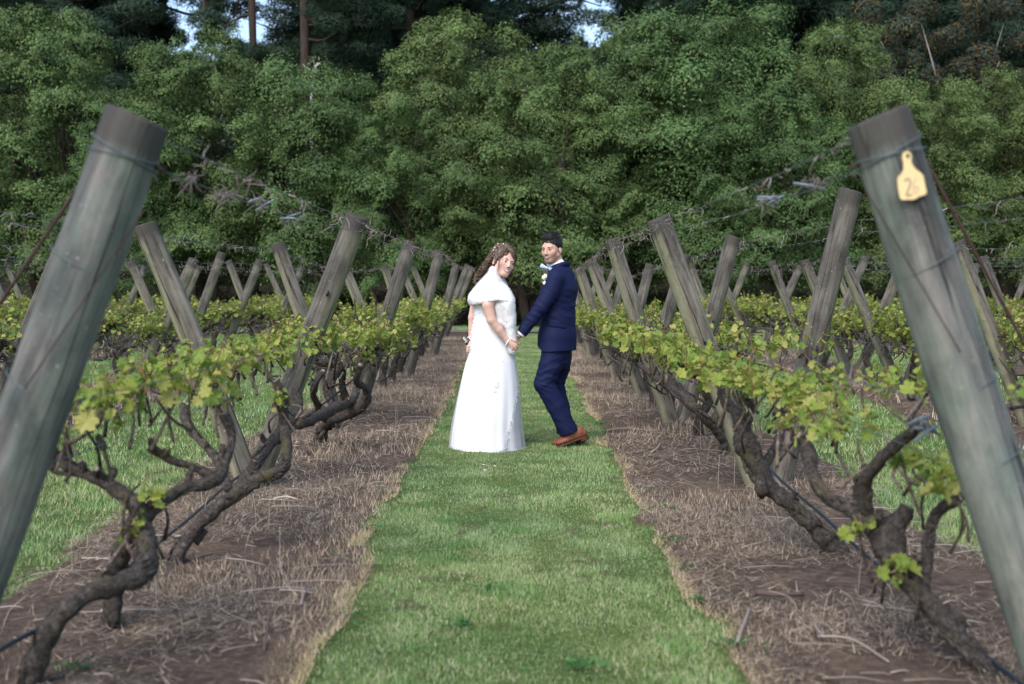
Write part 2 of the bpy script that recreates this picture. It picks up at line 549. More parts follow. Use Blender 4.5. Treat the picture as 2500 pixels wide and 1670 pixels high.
def build_straw():
    r = np.random.default_rng(12)
    Vs, Fs, Cs, nb = [], [], [], 0
    def layer(c, y0, y1, dens, standing, length, wid, palette):
        nonlocal nb
        n = int(1.8 * (y1 - y0) * dens)
        x = c + r.uniform(-0.9, 1.05, n); y = r.uniform(y0, y1, n)
        P0 = np.stack([x, y, np.zeros(n)], -1)
        patchy = vnoise(P0, 1.5, 41 + standing)
        keep = in_strip(x + r.normal(0, 0.04, n), y) & (patchy + r.uniform(-0.5, 0.5, n) > (0.30 if standing else -0.2) + (0.22 if c > 0 and standing else 0.12 if c > 0 else 0) - 0.02 * np.clip(y - 8, 0, 12))
        x, y = x[keep], y[keep]
        n = len(x)
        z = ground_z(x, y) + 0.03
        P = np.stack([x, y, z], -1)
        L = length * r.uniform(0.35, 1.25, n)
        lean = r.uniform(0.15, 0.75, n) if standing else r.uniform(0.965, 0.999, n)
        if not standing:
            P[:, 2] += r.uniform(0.0, 0.018, n)
        pal = np.array(palette)
        col = pal[r.integers(0, len(pal), n)] * r.uniform(0.7, 1.2, n)[:, None]
        V, F, C = blades(P, L, np.full(n, wid) * r.uniform(0.6, 1.4, n), lean, col, r)
        Vs.append(V); Fs.append(F + nb); Cs.append(C); nb += len(V)
    pale = [(0.48, 0.39, 0.28), (0.58, 0.49, 0.37), (0.38, 0.30, 0.21), (0.46, 0.34, 0.23)]
    greyb = [(0.26, 0.21, 0.16), (0.37, 0.305, 0.235), (0.12, 0.088, 0.066), (0.48, 0.40, 0.30), (0.19, 0.135, 0.095)]
    for rrow in (-1, 1):
        c = ROW_X[rrow]
        layer(c, 3.3, 8, 2600, 1, 0.052, 0.0030, pale)
        layer(c, 3.3, 8, 6500, 0, 0.075, 0.0036, greyb)
        layer(c, 8, 31, 1000, 1, 0.075, 0.0050, pale)
        layer(c, 8, 31, 1700, 0, 0.10, 0.0055, greyb)
    def fringe(row, side, dens):
        """bleached edge where the sprayed strip meets the grass"""
        nonlocal nb
        n = int(20 * dens)
        y = 3.6 + 20 * r.uniform(0, 1, n) ** 1.4
        c = ROW_X[row]
        if side < 0: e = c - 0.84 + 0.009 * np.clip(y - 4, 0, 20) + edge_wander(y, row, -1)
        else: e = c + 0.90 + edge_wander(y, row, 1)
        x = e - side * np.abs(r.normal(0.0, 0.075, n)) + side * 0.03
        keep = vnoise(np.stack([x, y, x * 0], -1), 2.2, 61) + r.uniform(-0.3, 0.3, n) > -0.1
        x, y = x[keep], y[keep]; n = len(x)
        P = np.stack([x, y, ground_z(x, y) + 0.015], -1)
        pal = np.array([(0.52, 0.40, 0.27), (0.60, 0.48, 0.34), (0.44, 0.31, 0.20), (0.36, 0.34, 0.14)])
        col = pal[r.integers(0, 4, n)] * r.uniform(0.75, 1.15, n)[:, None]
        V, F, C = blades(P, 0.035 * r.uniform(0.5, 1.4, n), np.interp(y, [4, 20], [0.003, 0.007]), r.uniform(0.3, 0.98, n), col, r)
        Vs.append(V); Fs.append(F + nb); Cs.append(C); nb += len(V)
    fringe(-1, 1, 900); fringe(1, -1, 900)
    for rrow in (-2, 2):
        c = ROW_X[rrow]
        layer(c, 7, 31, 450, 1, 0.11, 0.008, pale)
        layer(c, 7, 31, 500, 0, 0.14, 0.009, greyb)
    for rrow in (-3, 3):
        c = ROW_X[rrow]
        layer(c, 13, 24, 200, 1, 0.12, 0.012, pale)
    o = add('straw', mesh_from('straw', np.concatenate(Vs), np.concatenate(Fs), M['straw'], np.concatenate(Cs), smooth=False))
    tag(o, 'dry bleached grass and straw lying on the bare strips under the vines', 'straw', kind='stuff')
    # tall dead stalks
    mb = MB()
    for k in range(220):
        rr = (-1, 1)[k % 2]
        y = r.uniform(4.2, 20)
        x = ROW_X[rr] + r.uniform(-0.5, 0.75) * (1 if rr < 0 else 0.9)
        h = r.uniform(0.12, 0.30)
        a = r.uniform(0, 6.28); l = r.uniform(0, 0.9)
        q, _ = resample([(x, y, 0.02), (x + 0.3 * l * h * math.cos(a), y + 0.3 * l * h * math.sin(a), h * 0.55), (x + l * h * math.cos(a), y + l * h * math.sin(a), h * (1 - 0.35 * l))], 5)
        V, F = tube(q, np.linspace(0.0016, 0.0009, 5), 4)
        mb.put(V, F, np.array((0.50, 0.41, 0.31)) * r.uniform(0.7, 1.15))
    o = add('dead_stalks', mb.mesh('dead_stalks', M['straw']))
    tag(o, 'thin bleached dead grass stalks standing in the straw under the vines', 'stalks', kind='stuff')
    # fine prunings
    mb = MB()
    for k in range(520):
        rr = (-1, 1)[k % 2]
        y = 3.6 + (r.uniform(0, 1) ** 1.6) * 13
        x = ROW_X[rr] + r.uniform(-0.55, 0.8)
        L = r.uniform(0.06, 0.30)
        a = r.normal(0, 0.55) + (0 if r.uniform() < 0.75 else 1.4)
        d = np.array((math.cos(a), math.sin(a), 0))
        p = np.array((x, y, 0.045 + r.uniform(0, 0.012)))
        q, _ = resample([p - d * L / 2, p + np.array((r.normal(0, .012), r.normal(0, .012), .006)), p + d * L / 2], 6)
        V, F = tube(q, np.linspace(r.uniform(0.002, 0.004), 0.0014, 6), 5)
        mb.put(V, F, np.array(((0.13, 0.095, 0.08), (0.26, 0.21, 0.18), (0.40, 0.34, 0.29))[k % 3]) * r.uniform(0.7, 1.2))
    o = add('vine_prunings', mb.mesh('vine_prunings', M['straw']))
    tag(o, 'small grey and brown vine prunings littering the bare soil under the rows', 'prunings', kind='stuff')
build_straw()

def fallen_twig(label, pix, rad, col, fork=None):
    mb = MB()
    pts = []
    for k, (px, py) in enumerate(pix):
        p = on_ground(px, py)
        pts.append((p.x, p.y, 0.045 + rad + (0.01 if k % 2 else 0)))
    q, rr = resample(pts, 12, np.linspace(rad, rad * 0.6, len(pts)))
    c = np.mean(q, axis=0); c[2] = 0
    V, F = tube(q - c, rr, 7, 0.2, 3, 30)
    mb.put(V, F, col)
    if fork:
        a = on_ground(*fork[0]); b = on_ground(*fork[1])
        q2, r2 = resample([(a.x, a.y, 0.05 + rad), (b.x, b.y, 0.055 + rad)], 6, [rad * 0.7, rad * 0.4])
        V, F = tube(q2 - c, r2, 6, 0.2, 4, 30)
        mb.put(V, F, col)
    o = add('fallen_twig', mb.mesh('fallen_twig', M['straw']), loc=c)
    tag(o, label, 'twig', 'twigs lying on the bare soil')

fallen_twig('thick dark stick lying on the bare soil right of the grass aisle', [(1846, 1480), (1900, 1490), (1960, 1484)], 0.014, (0.10, 0.075, 0.065))
fallen_twig('bent grey twig below the thick dark stick near the grass edge', [(1800, 1600), (1822, 1545), (1830, 1515)], 0.007, (0.26, 0.22, 0.20))
fallen_twig('short grey twig lying crosswise right of the bent one', [(1985, 1550), (1995, 1575), (2010, 1585)], 0.006, (0.24, 0.20, 0.18))
fallen_twig('long pale twig lying toward the corner post on bare soil', [(2000, 1585), (2080, 1600), (2170, 1650)], 0.005, (0.30, 0.25, 0.22))
fallen_twig('forked grey twig beside the left edge of the grass aisle', [(735, 1505), (745, 1480), (775, 1465)], 0.006, (0.27, 0.23, 0.21), ((745, 1480), (738, 1462)))
fallen_twig('thin dark twig standing out below the forked one on the left strip', [(645, 1620), (655, 1560), (660, 1500)], 0.005, (0.12, 0.09, 0.08))
fallen_twig('pale curved stick on the soil beyond the groom\'s shoe', [(1590, 1120), (1605, 1112), (1612, 1096)], 0.007, (0.40, 0.35, 0.31))
fallen_twig('long thin twig lying across the strip level with the groom\'s shoe', [(1480, 1064), (1540, 1062), (1620, 1072)], 0.006, (0.28, 0.22, 0.18))
fallen_twig('pale straight stick in the straw under the left vines', [(668, 1238), (700, 1236), (728, 1240)], 0.006, (0.52, 0.45, 0.38))

# broad-leaved weeds creeping along the grass edge
def build_weeds():
    allm = MB()
    r = np.random.default_rng(5)
    spots = [(1620, 1250), (1580, 1210), (1690, 1400), (1480, 1080), (1475, 1040), (1790, 1590), (960, 1215), (840, 1370), (830, 1520), (1130, 1540), (1710, 1480), (1640, 1330), (900, 1300), (1410, 1640), (1500, 1120), (190, 1650), (1040, 1040), (1190, 1450)]
    for k, (px, py) in enumerate(spots):
        g = on_ground(px, py)
        mb = allm; off = np.array((g.x, g.y, 0.0))
        for j in range(r.integers(14, 34)):
            a = r.uniform(0, 6.28); d = abs(r.normal(0, 0.055))
            L = r.uniform(0.012, 0.028); W = L * r.uniform(0.5, 0.9)
            c = np.array((d * math.cos(a), d * math.sin(a), r.uniform(0.02, 0.045)))
            t = np.array((math.cos(a), math.sin(a), r.uniform(-0.1, 0.6))); t /= np.linalg.norm(t)
            s = np.cross(t, (0, 0, 1)); s /= np.linalg.norm(s)
            V = [c - t * L, c + s * W * 0.6 - (0, 0, .003), c + t * L, c - s * W * 0.6 - (0, 0, .003), c + (0, 0, .003)]
            mb.put(np.array(V) + off, [(0, 1, 4), (1, 2, 4), (2, 3, 4), (3, 0, 4)], np.array((0.045, 0.13, 0.032)) * r.uniform(0.7, 1.5))
    o = add('weeds', allm.mesh('weeds', M['weed'], False))
    tag(o, 'low dark green broad-leaved weeds creeping along the edges of the grass aisle', 'weeds', kind='stuff')
build_weeds()

def daisies():
    mw = plain_mat('daisy_petals', (0.8, 0.8, 0.78), 0.6)
    for (px, py), lab in zip(((1181, 1143), (1208, 1146), (1184, 1156)), ('leftmost tiny white daisy in the grass below the bride\'s hem', 'rightmost tiny white daisy in the grass below the bride\'s hem', 'lowest tiny white daisy in the grass below the bride\'s hem')):
        g = on_ground(px, py)
        mb = MB()
        for k in range(9):
            a = k * 6.283 / 9
            d = np.array((math.cos(a), math.sin(a), 0)); s = np.array((-d[1], d[0], 0))
            mb.put([d * .003, d * .010 + s * .004, d * .015 + (0, 0, .002), d * .010 - s * .004], [(0, 1, 2, 3)])
        mb.put(*tube([(0, 0, -0.004), (0, 0, 0.003)], 0.003, 6))
        o = add('daisy', mb.mesh('daisy', mw, False), loc=(g.x, g.y, 0.026))
        tag(o, lab, 'daisy', 'daisies in the grass')
daisies()

# ------------------------------------------------------------------ trellis posts
ORD = ['', 'first', 'second', 'third', 'fourth', 'fifth', 'sixth', 'seventh', 'eighth', 'ninth', 'tenth', 'eleventh', 'twelfth', 'thirteenth', 'fourteenth', 'fifteenth', 'sixteenth', 'seventeenth', 'eighteenth', 'nineteenth', 'twentieth', 'twenty-first', 'twenty-second', 'twenty-third']
def row_name(r):
    who = "bride" if r < 0 else "groom"
    return {1: "the row beside the %s", 2: "the second row beyond the %s", 3: "the third row beyond the %s", 4: "the fourth row beyond the %s"}[abs(r)] % who

def wood_post_mesh(L, rad, seed, mat, sides=22):
    """round post, local z along its length from -0.25 (in the soil) to L, saw-cut top"""
    zs = np.concatenate([[-0.2], np.linspace(0, L - 0.012, 15), [L - 0.004, L]])
    rr = np.interp(zs, [0, L], [rad * 1.04, rad * 0.97])
    rr[-2] *= 0.985
    rr[-1] *= 0.93
    a = np.linspace(0, 2 * np.pi, sides, endpoint=False)
    bow = 0.012 * np.sin(np.clip(zs / L, 0, 1) * math.pi)
    V = []
    for z, q, bw in zip(zs, rr, bow):
        x = np.cos(a) * q; y = np.sin(a) * q
        pp = np.stack([x, y, np.full_like(a, z * 0.6)], -1)
        k = 1 + 0.035 * vnoise(pp, 9, seed) + 0.02 * vnoise(pp * np.array([1, 1, 0.15]), 45, seed + 3)
        V.append(np.stack([x * k + bw * math.cos(seed), y * k + bw * math.sin(seed), np.full_like(a, z) + (0.006 * np.cos(a + seed) if z > L - 0.02 else 0)], -1))
    V = np.concatenate(V)
    n = len(zs)
    F = [(i * sides + j, i * sides + (j + 1) % sides, (i + 1) * sides + (j + 1) % sides, (i + 1) * sides + j) for i in range(n - 1) for j in range(sides)]
    # end grain: concentric rings, slightly dished
    c0 = len(V)
    top = V[-sides:]
    cen = top.mean(axis=0)
    V = np.vstack([V, cen + (top - cen) * 0.6 - np.array([0, 0, 0.002]), (cen - np.array([0, 0, 0.004]))[None]])
    for j in range(sides):
        k = (j + 1) % sides
        F.append(((n - 1) * sides + j, (n - 1) * sides + k, c0 + k, c0 + j))
        F.append((c0 + j, c0 + k, c0 + sides))
    return mesh_from('trellis_post', V, F, mat)

def ring_mesh(rad, wire_r=0.0021, tilt=0.02):
    a = np.linspace(0, 2 * np.pi, 25)
    q = np.stack([np.cos(a) * rad, np.sin(a) * rad, tilt * np.sin(a)], -1)
    return mesh_from('wire_loop', *tube(q, wire_r, 5, cap=False), M['wire'])

POSTS = {}           # (row, side) -> list of (depth y, base, top, radius)
def make_post(row, side, base, top, rad, mat, label, loops=(), clips=0, group=None):
    base = Vector(base); top = Vector(top)
    ax = (top - base)
    L = ax.length
    seed = int(abs(base.x * 37 + base.y * 91)) % 997
    o = add('trellis_post', wood_post_mesh(L, rad, seed, mat), loc=base)
    o.rotation_euler = ax.to_track_quat('Z', 'Y').to_euler()
    tag(o, label, 'post', group or 'wooden trellis posts')
    for z in loops:
        lo = add('wire_loop', ring_mesh(rad * 1.035 + 0.002), o)
        lo.location = (0, 0, L * z)
        if z > 0.9:
            l2 = add('wire_loop', ring_mesh(rad * 1.035 + 0.003, 0.0019, -0.012), o)
            l2.location = (0, 0, L * z - 0.012)
            nm = MB(); nm.put(*tube([(0, 0, 0), (0, 0, 0.03)], 0.006, 7))
            na = add('staple', nm.mesh('staple', M['rust']), o)
            na.location = (0.0, -rad * 0.98, L * z - 0.008)
            na.rotation_euler = (R(90), 0, 0)
    rs = random.Random(seed)
    for k in range(clips):
        cm = MB()
        a = np.linspace(0, 2 * np.pi, 9)
        cm.put(*tube(np.stack([np.cos(a) * .012, np.zeros(9), np.sin(a) * .016], -1), 0.006, 6, cap=False))
        c = add('wire_clip', cm.mesh('wire_clip', M['clip']), o)
        s = 1 if rs.random() < 0.5 else -1
        c.location = (s * (rad + 0.008), -0.01, L * rs.choice((0.47, 0.55, 0.72)))
    POSTS.setdefault((row, side), []).append((base.y, base, top, rad))
    return o

def measured_post(row, side, d, tpx, lpx, rad, mat, label, **k):
    top = at(tpx[0], tpx[1], d); low = at(lpx[0], lpx[1], d)
    dirv = (low - top) / (low.z - top.z)
    base = top + dirv * (0.02 - top.z)
    return make_post(row, side, base, top, rad, mat, label, **k)

NEAR = (0.945, 0.77, 0.575, 0.46)
measured_post(-1, 'in', 3.45, (337, 286), (128, 860), 0.096, M['post_near'], "big blurred pale post closest to the camera on the bride's side", loops=NEAR)
measured_post(1, 'in', 3.45, (2143, 284), (2318, 820), 0.094, M['post_near'], "big blurred post closest to the camera with a yellow tag, on the groom's side", loops=NEAR)
# the outer arms of the two end pairs, standing outside the frame
make_post(-1, 'out', (-1.95, 3.45, 0.02), (-2.62, 3.45, 1.85), 0.09, M['post_near'], "outer end post paired with the big blurred post on the bride's side")
make_post(1, 'out', (1.85, 3.45, 0.02), (2.52, 3.45, 1.88), 0.09, M['post_near'], "outer end post paired with the tagged post on the groom's side")
LP = "{} post leaning {}, {} pair along " 
def lab(adj, side, k, row):
    return "%s post leaning %s the aisle, %s pair in %s" % (adj, 'toward' if side == 'in' else 'away from', ORD[k], row_name(row))
for side, d, t, l, rad, m, k, adj in (
    ('in', 7.8, (873, 527), (700, 975), 0.083, 'post_dark', 2, 'thick cracked'),
    ('out', 7.75, (352, 548), (540, 1015), 0.082, 'post', 2, 'lichen-edged'),
    ('in', 12.1, (1003, 590), (950, 760), 0.080, 'post_dark', 3, 'grey weathered'),
    ('out', 12.0, (678, 594), (735, 760), 0.080, 'post', 3, 'lichen-edged'),
    ('in', 17.0, (1074, 613), (1040, 745), 0.080, 'post_dark', 4, 'slim grey'),
    ('out', 17.0, (842, 655), (885, 765), 0.080, 'post', 4, 'slim brownish'),
    ('in', 22.0, (1114, 645), (1090, 742), 0.080, 'post_dark', 5, 'small distant'),
    ('out', 22.0, (938, 648), (972, 750), 0.080, 'post', 5, 'small distant')):
    measured_post(-1, side, d, t, l, rad * 0.93, M[m], lab(adj, side, k, -1), clips=1 if d < 18 else 0)
for side, d, t, l, rad, m, k, adj in (
    ('in', 7.8, (1606, 533), (1722, 842), 0.084, 'post', 2, 'thick mossy'),
    ('out', 7.9, (2077, 464), (1975, 880), 0.086, 'post_dark', 2, 'thick dark'),
    ('in', 11.4, (1494, 583), (1555, 772), 0.082, 'post', 3, 'lichen-edged'),
    ('out', 11.5, (1791, 577), (1745, 745), 0.083, 'post_dark', 3, 'cracked grey'),
    ('in', 14.3, (1441, 632), (1492, 765), 0.080, 'post', 4, 'slim lichen-edged'),
    ('out', 14.4, (1672, 622), (1628, 775), 0.080, 'post_dark', 4, 'slim dark'),
    ('in', 17.0, (1413, 654), (1450, 760), 0.080, 'post', 5, 'slim weathered'),
    ('out', 17.0, (1588, 645), (1562, 745), 0.078, 'post_dark', 5, 'slim grey'),
    ('in', 21.5, (1392, 664), (1413, 745), 0.078, 'post', 6, 'small distant'),
    ('out', 21.5, (1522, 672), (1502, 745), 0.078, 'post_dark', 6, 'small distant')):
    measured_post(1, side, d, t, l, rad * 0.93, M[m], lab(adj, side, k, 1), clips=2 if d < 18 else 0)
for row, s_ in ((-1, -1), (1, 1)):
    for k, d in ((6, 26.2), (7, 29.8)):
        for side, sg in (('in', -s_), ('out', s_)):
            make_post(row, side, (ROW_X[row] + sg * 0.05, d, 0.02), (ROW_X[row] + sg * 0.74, d, 1.76), 0.07, M['post_dark' if side == 'in' else 'post'], lab('tiny far', side, k + (1 if row > 0 else 0), row))
rp = random.Random(4)
for row, ds in ((-2, (6.9, 11.0, 15.8, 18.0, 20.2, 24.2, 28.5)), (2, (7.2, 11.2, 14.9, 17.0, 19.0, 23.3, 28.0)), (-3, (9.0, 13.0, 17.0, 20.6, 24.4, 28.6)), (3, (10.6, 14.8, 18.8, 22.8, 27.5)), (-4, (15.5, 20.0, 24.0, 28.8)), (4, (15.0, 19.4, 23.6, 28.2))):
    s = -1 if row < 0 else 1
    for k, d in enumerate(ds, 1):
        for side, sg in (('in', -s), ('out', s)):
            c = ROW_X[row] + rp.uniform(-0.05, 0.05)
            y = d + rp.uniform(-0.15, 0.15)
            h = rp.uniform(1.66, 1.86)
            w = rp.uniform(0.62, 0.78)
            adj = ('weathered', 'grey', 'brownish', 'dark', 'leaning', 'old')[rp.randrange(6)]
            make_post(row, side, (c + sg * 0.05, y, 0.02), (c + sg * (0.05 + w), y, h), rp.uniform(0.064, 0.076), M[('post', 'post_dark')[rp.randrange(2)]], lab(adj, side, k, row), clips=1 if rp.random() < 0.5 else 0)
for v in POSTS.values():
    v.sort(key=lambda q: q[0])

# yellow plastic ear tag nailed to the end post
def build_tag():
    d = 3.335
    pix = [(2209, 371), (2216, 369), (2223, 373), (2226, 382), (2225, 393), (2229, 404), (2238, 414), (2250, 421), (2257, 430), (2260, 446), (2265, 468), (2263, 474), (2252, 478), (2244, 480), (2238, 485), (2227, 488), (2217, 487), (2213, 488), (2200, 488), (2196, 482), (2192, 460), (2190, 440), (2193, 431), (2201, 424), (2206, 412), (2205, 398), (2202, 384), (2204, 375)]
    front = [at(x, y, d - 0.0004 * (y - 430) * 0) for x, y in pix]
    cen = sum(front, Vector()) / len(front)
    n = Vector((0.18, -1, 0.05)).normalized()          # lies along the face of the post
    V = []
    for p in front:
        q = p - cen
        q = q + Vector((0, 0.18 * q.x, 0))
        V.append(q)
    k = len(V)
    V2 = [q - n * 0.003 for q in V]
    F = [tuple(range(k))[::-1], tuple(range(k, 2 * k))] + [(j, (j + 1) % k, (j + 1) % k + k, j + k) for j in range(k)]
    root = empty('ear_tag', cen)
    tag(root, 'yellow bottle-shaped plastic tag nailed to the big post on the groom\'s side', 'tag')
    ym = plain_mat('yellow_tag_plastic', (0.80, 0.60, 0.30), 0.5, 0.4, 0.08, 25)
    add('tag_plate', mesh_from('tag_plate', [tuple(v) for v in V] + [tuple(v) for v in V2], F, ym, smooth=False), root)
    ink = plain_mat('faded_marker_ink', (0.36, 0.27, 0.20), 0.8, 0.2, 0.25, 90)
    ink2 = plain_mat('very_faded_marker_ink', (0.60, 0.46, 0.29), 0.8, 0.2, 0.2, 90)
    def stroke(pxs, mat, name, w=0.0028):
        q = [at(x, y, d) - cen for x, y in pxs]
        q = [p + Vector((0, 0.18 * p.x, 0)) + n * 0.0012 for p in q]
        qs, _ = resample(q, 16)
        mb = MB()
        sx = np.array([1, 0.18, 0]); 
        T = np.gradient(qs, axis=0); T /= np.linalg.norm(T, axis=1)[:, None]
        S = np.cross(T, np.array(n)); 
        VV = np.concatenate([qs - S * w, qs + S * w])
        m = len(qs)
        mb.put(VV, [(j, j + 1, m + j + 1, m + j) for j in range(m - 1)])
        add(name, mb.mesh(name, mat, False), root)
    stroke([(2208, 444), (2212, 437), (2219, 437), (2222, 446), (2219, 458), (2213, 472), (2212, 476), (2219, 477), (2226, 475)], ink, 'digit_two')
    stroke([(2238, 432), (2231, 446), (2231, 464), (2237, 471), (2243, 465), (2240, 456), (2232, 457)], ink2, 'digit_six')
    nb = MB(); nb.put(*tube([tuple(Vector((0, 0, 0))), tuple(n * 0.006)], [0.006, 0.004], 10))
    nail = add('nail', nb.mesh('nail', M['rust']), root)
    nail.location = at(2215, 380, d) - cen
build_tag()

# rusty stay rods behind the two end posts
def rod(a, b, rad, label):
    a = Vector(a); b = Vector(b)
    c = (a + b) / 2
    mb = MB(); q, _ = resample([tuple(a - c), tuple(b - c)], 12)
    mb.put(*tube(q, rad, 8, 0.05))
    o = add('stay_rod', mb.mesh('stay_rod', M['rust']), loc=c)
    tag(o, label, 'rod', 'rusty stays of the end posts')
rod(at(252, 366, 4.3), at(-60, 830, 4.3), 0.0065, 'rusty steel rod slanting behind the big post on the bride\'s side')
rod(at(2218, 313, 4.4), at(2560, 950, 4.4), 0.0065, 'rusty steel rod slanting behind the tagged post on the groom\'s side')
def front_wire(p0, p1, label):
    a = Vector(at(p0[0], p0[1], 3.33)); b = Vector(at(p1[0], p1[1], 3.33))
    c = (a + b) / 2
    mb = MB(); q, _ = resample([tuple(a - c), tuple(b - c)], 8)
    mb.put(*tube(q, 0.0022, 6))
    o = add('stay_wire', mb.mesh('stay_wire', M['rust']), loc=c)
    tag(o, label, 'wire', 'rusty stays of the end posts')
front_wire((350, 514), (60, 950), 'thin rusty wire crossing the face of the big post on the bride\'s side')
front_wire((2112, 462), (2345, 860), 'thin rusty wire crossing the face of the tagged post')

# ------------------------------------------------------------------ wires
def curl(r, p, n=9, size=0.05):
    """one dead tendril hanging on a wire"""
    a = r.uniform(0, 6.28); w = r.uniform(2.0, 7.0)
    d = np.array((r.normal(0, 0.6), r.normal(0, 0.6), r.normal(-0.35, 0.7)))
    t = np.linspace(0, 1, n)[:, None]
    q = p + d * t * size + size * 0.28 * np.concatenate([np.sin(w * t + a), np.cos(w * t + a), np.sin(w * t * 0.7 + 2 * a)], 1) * t
    return q

def wire_run(row, side, z, label, rad=0.0017, sag=0.012, tendrils=0, seed=0, name='trellis_wire', off=0.0, extend=0.0):
    ps = POSTS[(row, side)]
    r = np.random.default_rng(seed + 100 * (row + 9))
    P = []
    for y, b, t, pr in ps:
        f = min(0.97, (z - b.z) / (t.z - b.z))
        p = b + (t - b) * f
        out = 1 if t.x > b.x else -1
        P.append(np.array((p.x + out * (pr + 0.003) * 0.9 + off, p.y, p.z)))
    if extend:
        P.insert(0, P[0] + np.array((0, -extend, 0.0)))
    Q = [P[0]]
    for a, b in zip(P[:-1], P[1:]):
        n = 14
        for k in range(1, n + 1):
            f = k / n
            q = a * (1 - f) + b * f
            q = q + np.array((r.normal(0, 0.002), 0, r.normal(0, 0.002) - sag * 4 * f * (1 - f))) * (1 if k < n else 0)
            Q.append(q)
    Q = np.array(Q)
    c = Q.mean(axis=0)
    o = add(name, mesh_from(name, *tube(Q - c, rad, 5), M['wire']), loc=c)
    tag(o, label, 'wire', 'trellis wires')
    if tendrils:
        mb = MB()
        u = np.linspace(0, 1, len(Q))
        for k in range(tendrils):
            f = r.uniform(0, 1)
            # they gather in tufts
            if r.uniform() < 0.75:
                f = np.clip(np.round(f * 24) / 24 + r.normal(0, 0.010), 0, 1)
            p = np.array([np.interp(f, u, Q[:, i]) for i in range(3)]) - c
            kind = r.uniform()
            q = curl(r, p, 8, r.uniform(0.02, 0.065))
            g = r.uniform(0.7, 1.3)
            mb.put(*tube(q, np.linspace(0.0024, 0.0011, 8) * r.uniform(0.8, 1.5), 4), np.array(((0.19, 0.155, 0.145), (0.27, 0.235, 0.22), (0.12, 0.09, 0.08))[int(kind * 3)]) * g)
        t = add('dead_tendrils', mb.mesh('dead_tendrils', M['tendril']), o)
        t['kind'] = 'stuff'
    return o

sd = 1
for row in (-1, 1, -2, 2, -3, 3):
    near = abs(row) == 1
    for side in ('in', 'out'):
        sname = 'aisle-side' if side == 'in' else 'outer'
        rn = row_name(row)
        ex = 0 if near else 4.0
        nt_ = {1: 330, 2: 300, 3: 190}[abs(row)]
        wire_run(row, side, 1.78 if near else 1.68, "topmost tendril-hung wire on the %s posts of %s" % (sname, rn), tendrils=nt_, seed=sd, extend=ex, rad=0.0019)
        wire_run(row, side, 1.70 if near else 1.58, "second wire from the top on the %s posts of %s" % (sname, rn), tendrils=nt_ // 2, seed=sd + 1, sag=0.03, extend=ex, off=0.008)
        if near or side == 'in':
            wire_run(row, side, 1.02, "middle wire above the leaves on the %s posts of %s" % (sname, rn), tendrils=70, seed=sd + 2, extend=ex)
        if near:
            wire_run(row, side, 0.84, "low wire carrying the vine arms on the %s posts of %s" % (sname, rn), seed=sd + 3, extend=ex)
        sd += 5

# grey plastic ties knotted round the top wire near the camera
def tie_bundle(px, py, d, label, n, seed):
    r = np.random.default_rng(seed)
    c = at(px, py, d)
    root = empty('wire_tie', c)
    tag(root, label, 'tie', 'plastic ties on the top wires')
    for k in range(n):
        a = r.uniform(-0.6, 0.6); L = r.uniform(0.03, 0.06)
        m = np.array((r.normal(0, 0.012), r.normal(0, 0.02), r.normal(0, 0.012)))
        dv = np.array((math.cos(a), r.normal(0, 0.4), math.sin(a))) * L
        mb = MB(); mb.put(*tube(np.array([m - dv, m + (0, 0, .004), m + dv]), [0.005, 0.006, 0.005], 7))
        add('tie_strip', mb.mesh('tie_strip', M['tie']), root)
    mb = MB()
    for k in range(18):
        mb.put(*tube(curl(r, np.array((r.normal(0, .024), r.normal(0, .03), r.normal(-.008, .010))), 10, r.uniform(0.02, 0.055)), np.linspace(0.0024, 0.0010, 10), 5), np.array((0.17, 0.14, 0.13)) * r.uniform(0.6, 1.4))
    t = add('dead_tendrils', mb.mesh('dead_tendrils', M['tendril']), root)
    t['kind'] = 'stuff'
tie_bundle(1880, 487, 5.3, 'grey tie strips and dry tendrils knotted on the top wire below the tagged post', 5, 3)
tie_bundle(635, 490, 5.4, 'grey tie with dry tendrils on the top wire sloping from the bride-side end post', 2, 4)
tie_bundle(712, 535, 6.1, 'grey tie strips on the top wire just before the thick cracked post', 3, 5)
tie_bundle(545, 468, 4.8, 'largest brown tuft of dry tendrils on the bride-side top wire', 0, 6)
tie_bundle(560, 470, 4.9, 'brown tuft of dry tendrils pressed against the largest tuft', 0, 16)
tie_bundle(470, 425, 4.35, 'small tendril tuft on the top wire closest to the bride-side end post', 0, 7)
tie_bundle(1985, 437, 4.5, 'small tendril tuft on the top wire closest to the tagged post', 1, 8)
tie_bundle(2262, 1037, 3.9, 'grey tie binding a vine arm to the tagged post', 4, 9)

# drip hose of each of the two near rows
def drip(row, pts, label):
    q, _ = resample(pts, 60)
    c = q.mean(axis=0)
    q = q - c + np.stack([vnoise(q, 1.5, 5) * .01, np.zeros(60), vnoise(q, 1.1, 6) * .012], -1)
    o = add('drip_hose', mesh_from('drip_hose', *tube(q, 0.0085, 8), M['hose']), loc=c)
    tag(o, label, 'hose', 'drip irrigation hoses')
drip(-1, [at(-60, 1640, 3.4), at(0, 1590, 3.7), at(230, 1450, 4.6), at(520, 1215, 6.9), at(650, 1110, 8.3), (-1.6, 12, .36), (-1.6, 17, .36), (-1.6, 30, .36)], "black drip hose strung low along the row beside the bride")
drip(1, [at(2560, 1720, 3.6), at(2400, 1590, 4.1), at(2150, 1380, 5.2), at(1900, 1165, 7.2), (1.62, 9.0, .38), (1.62, 13, .36), (1.62, 18, .36), (1.62, 30, .36)], "black drip hose strung low along the row beside the groom")

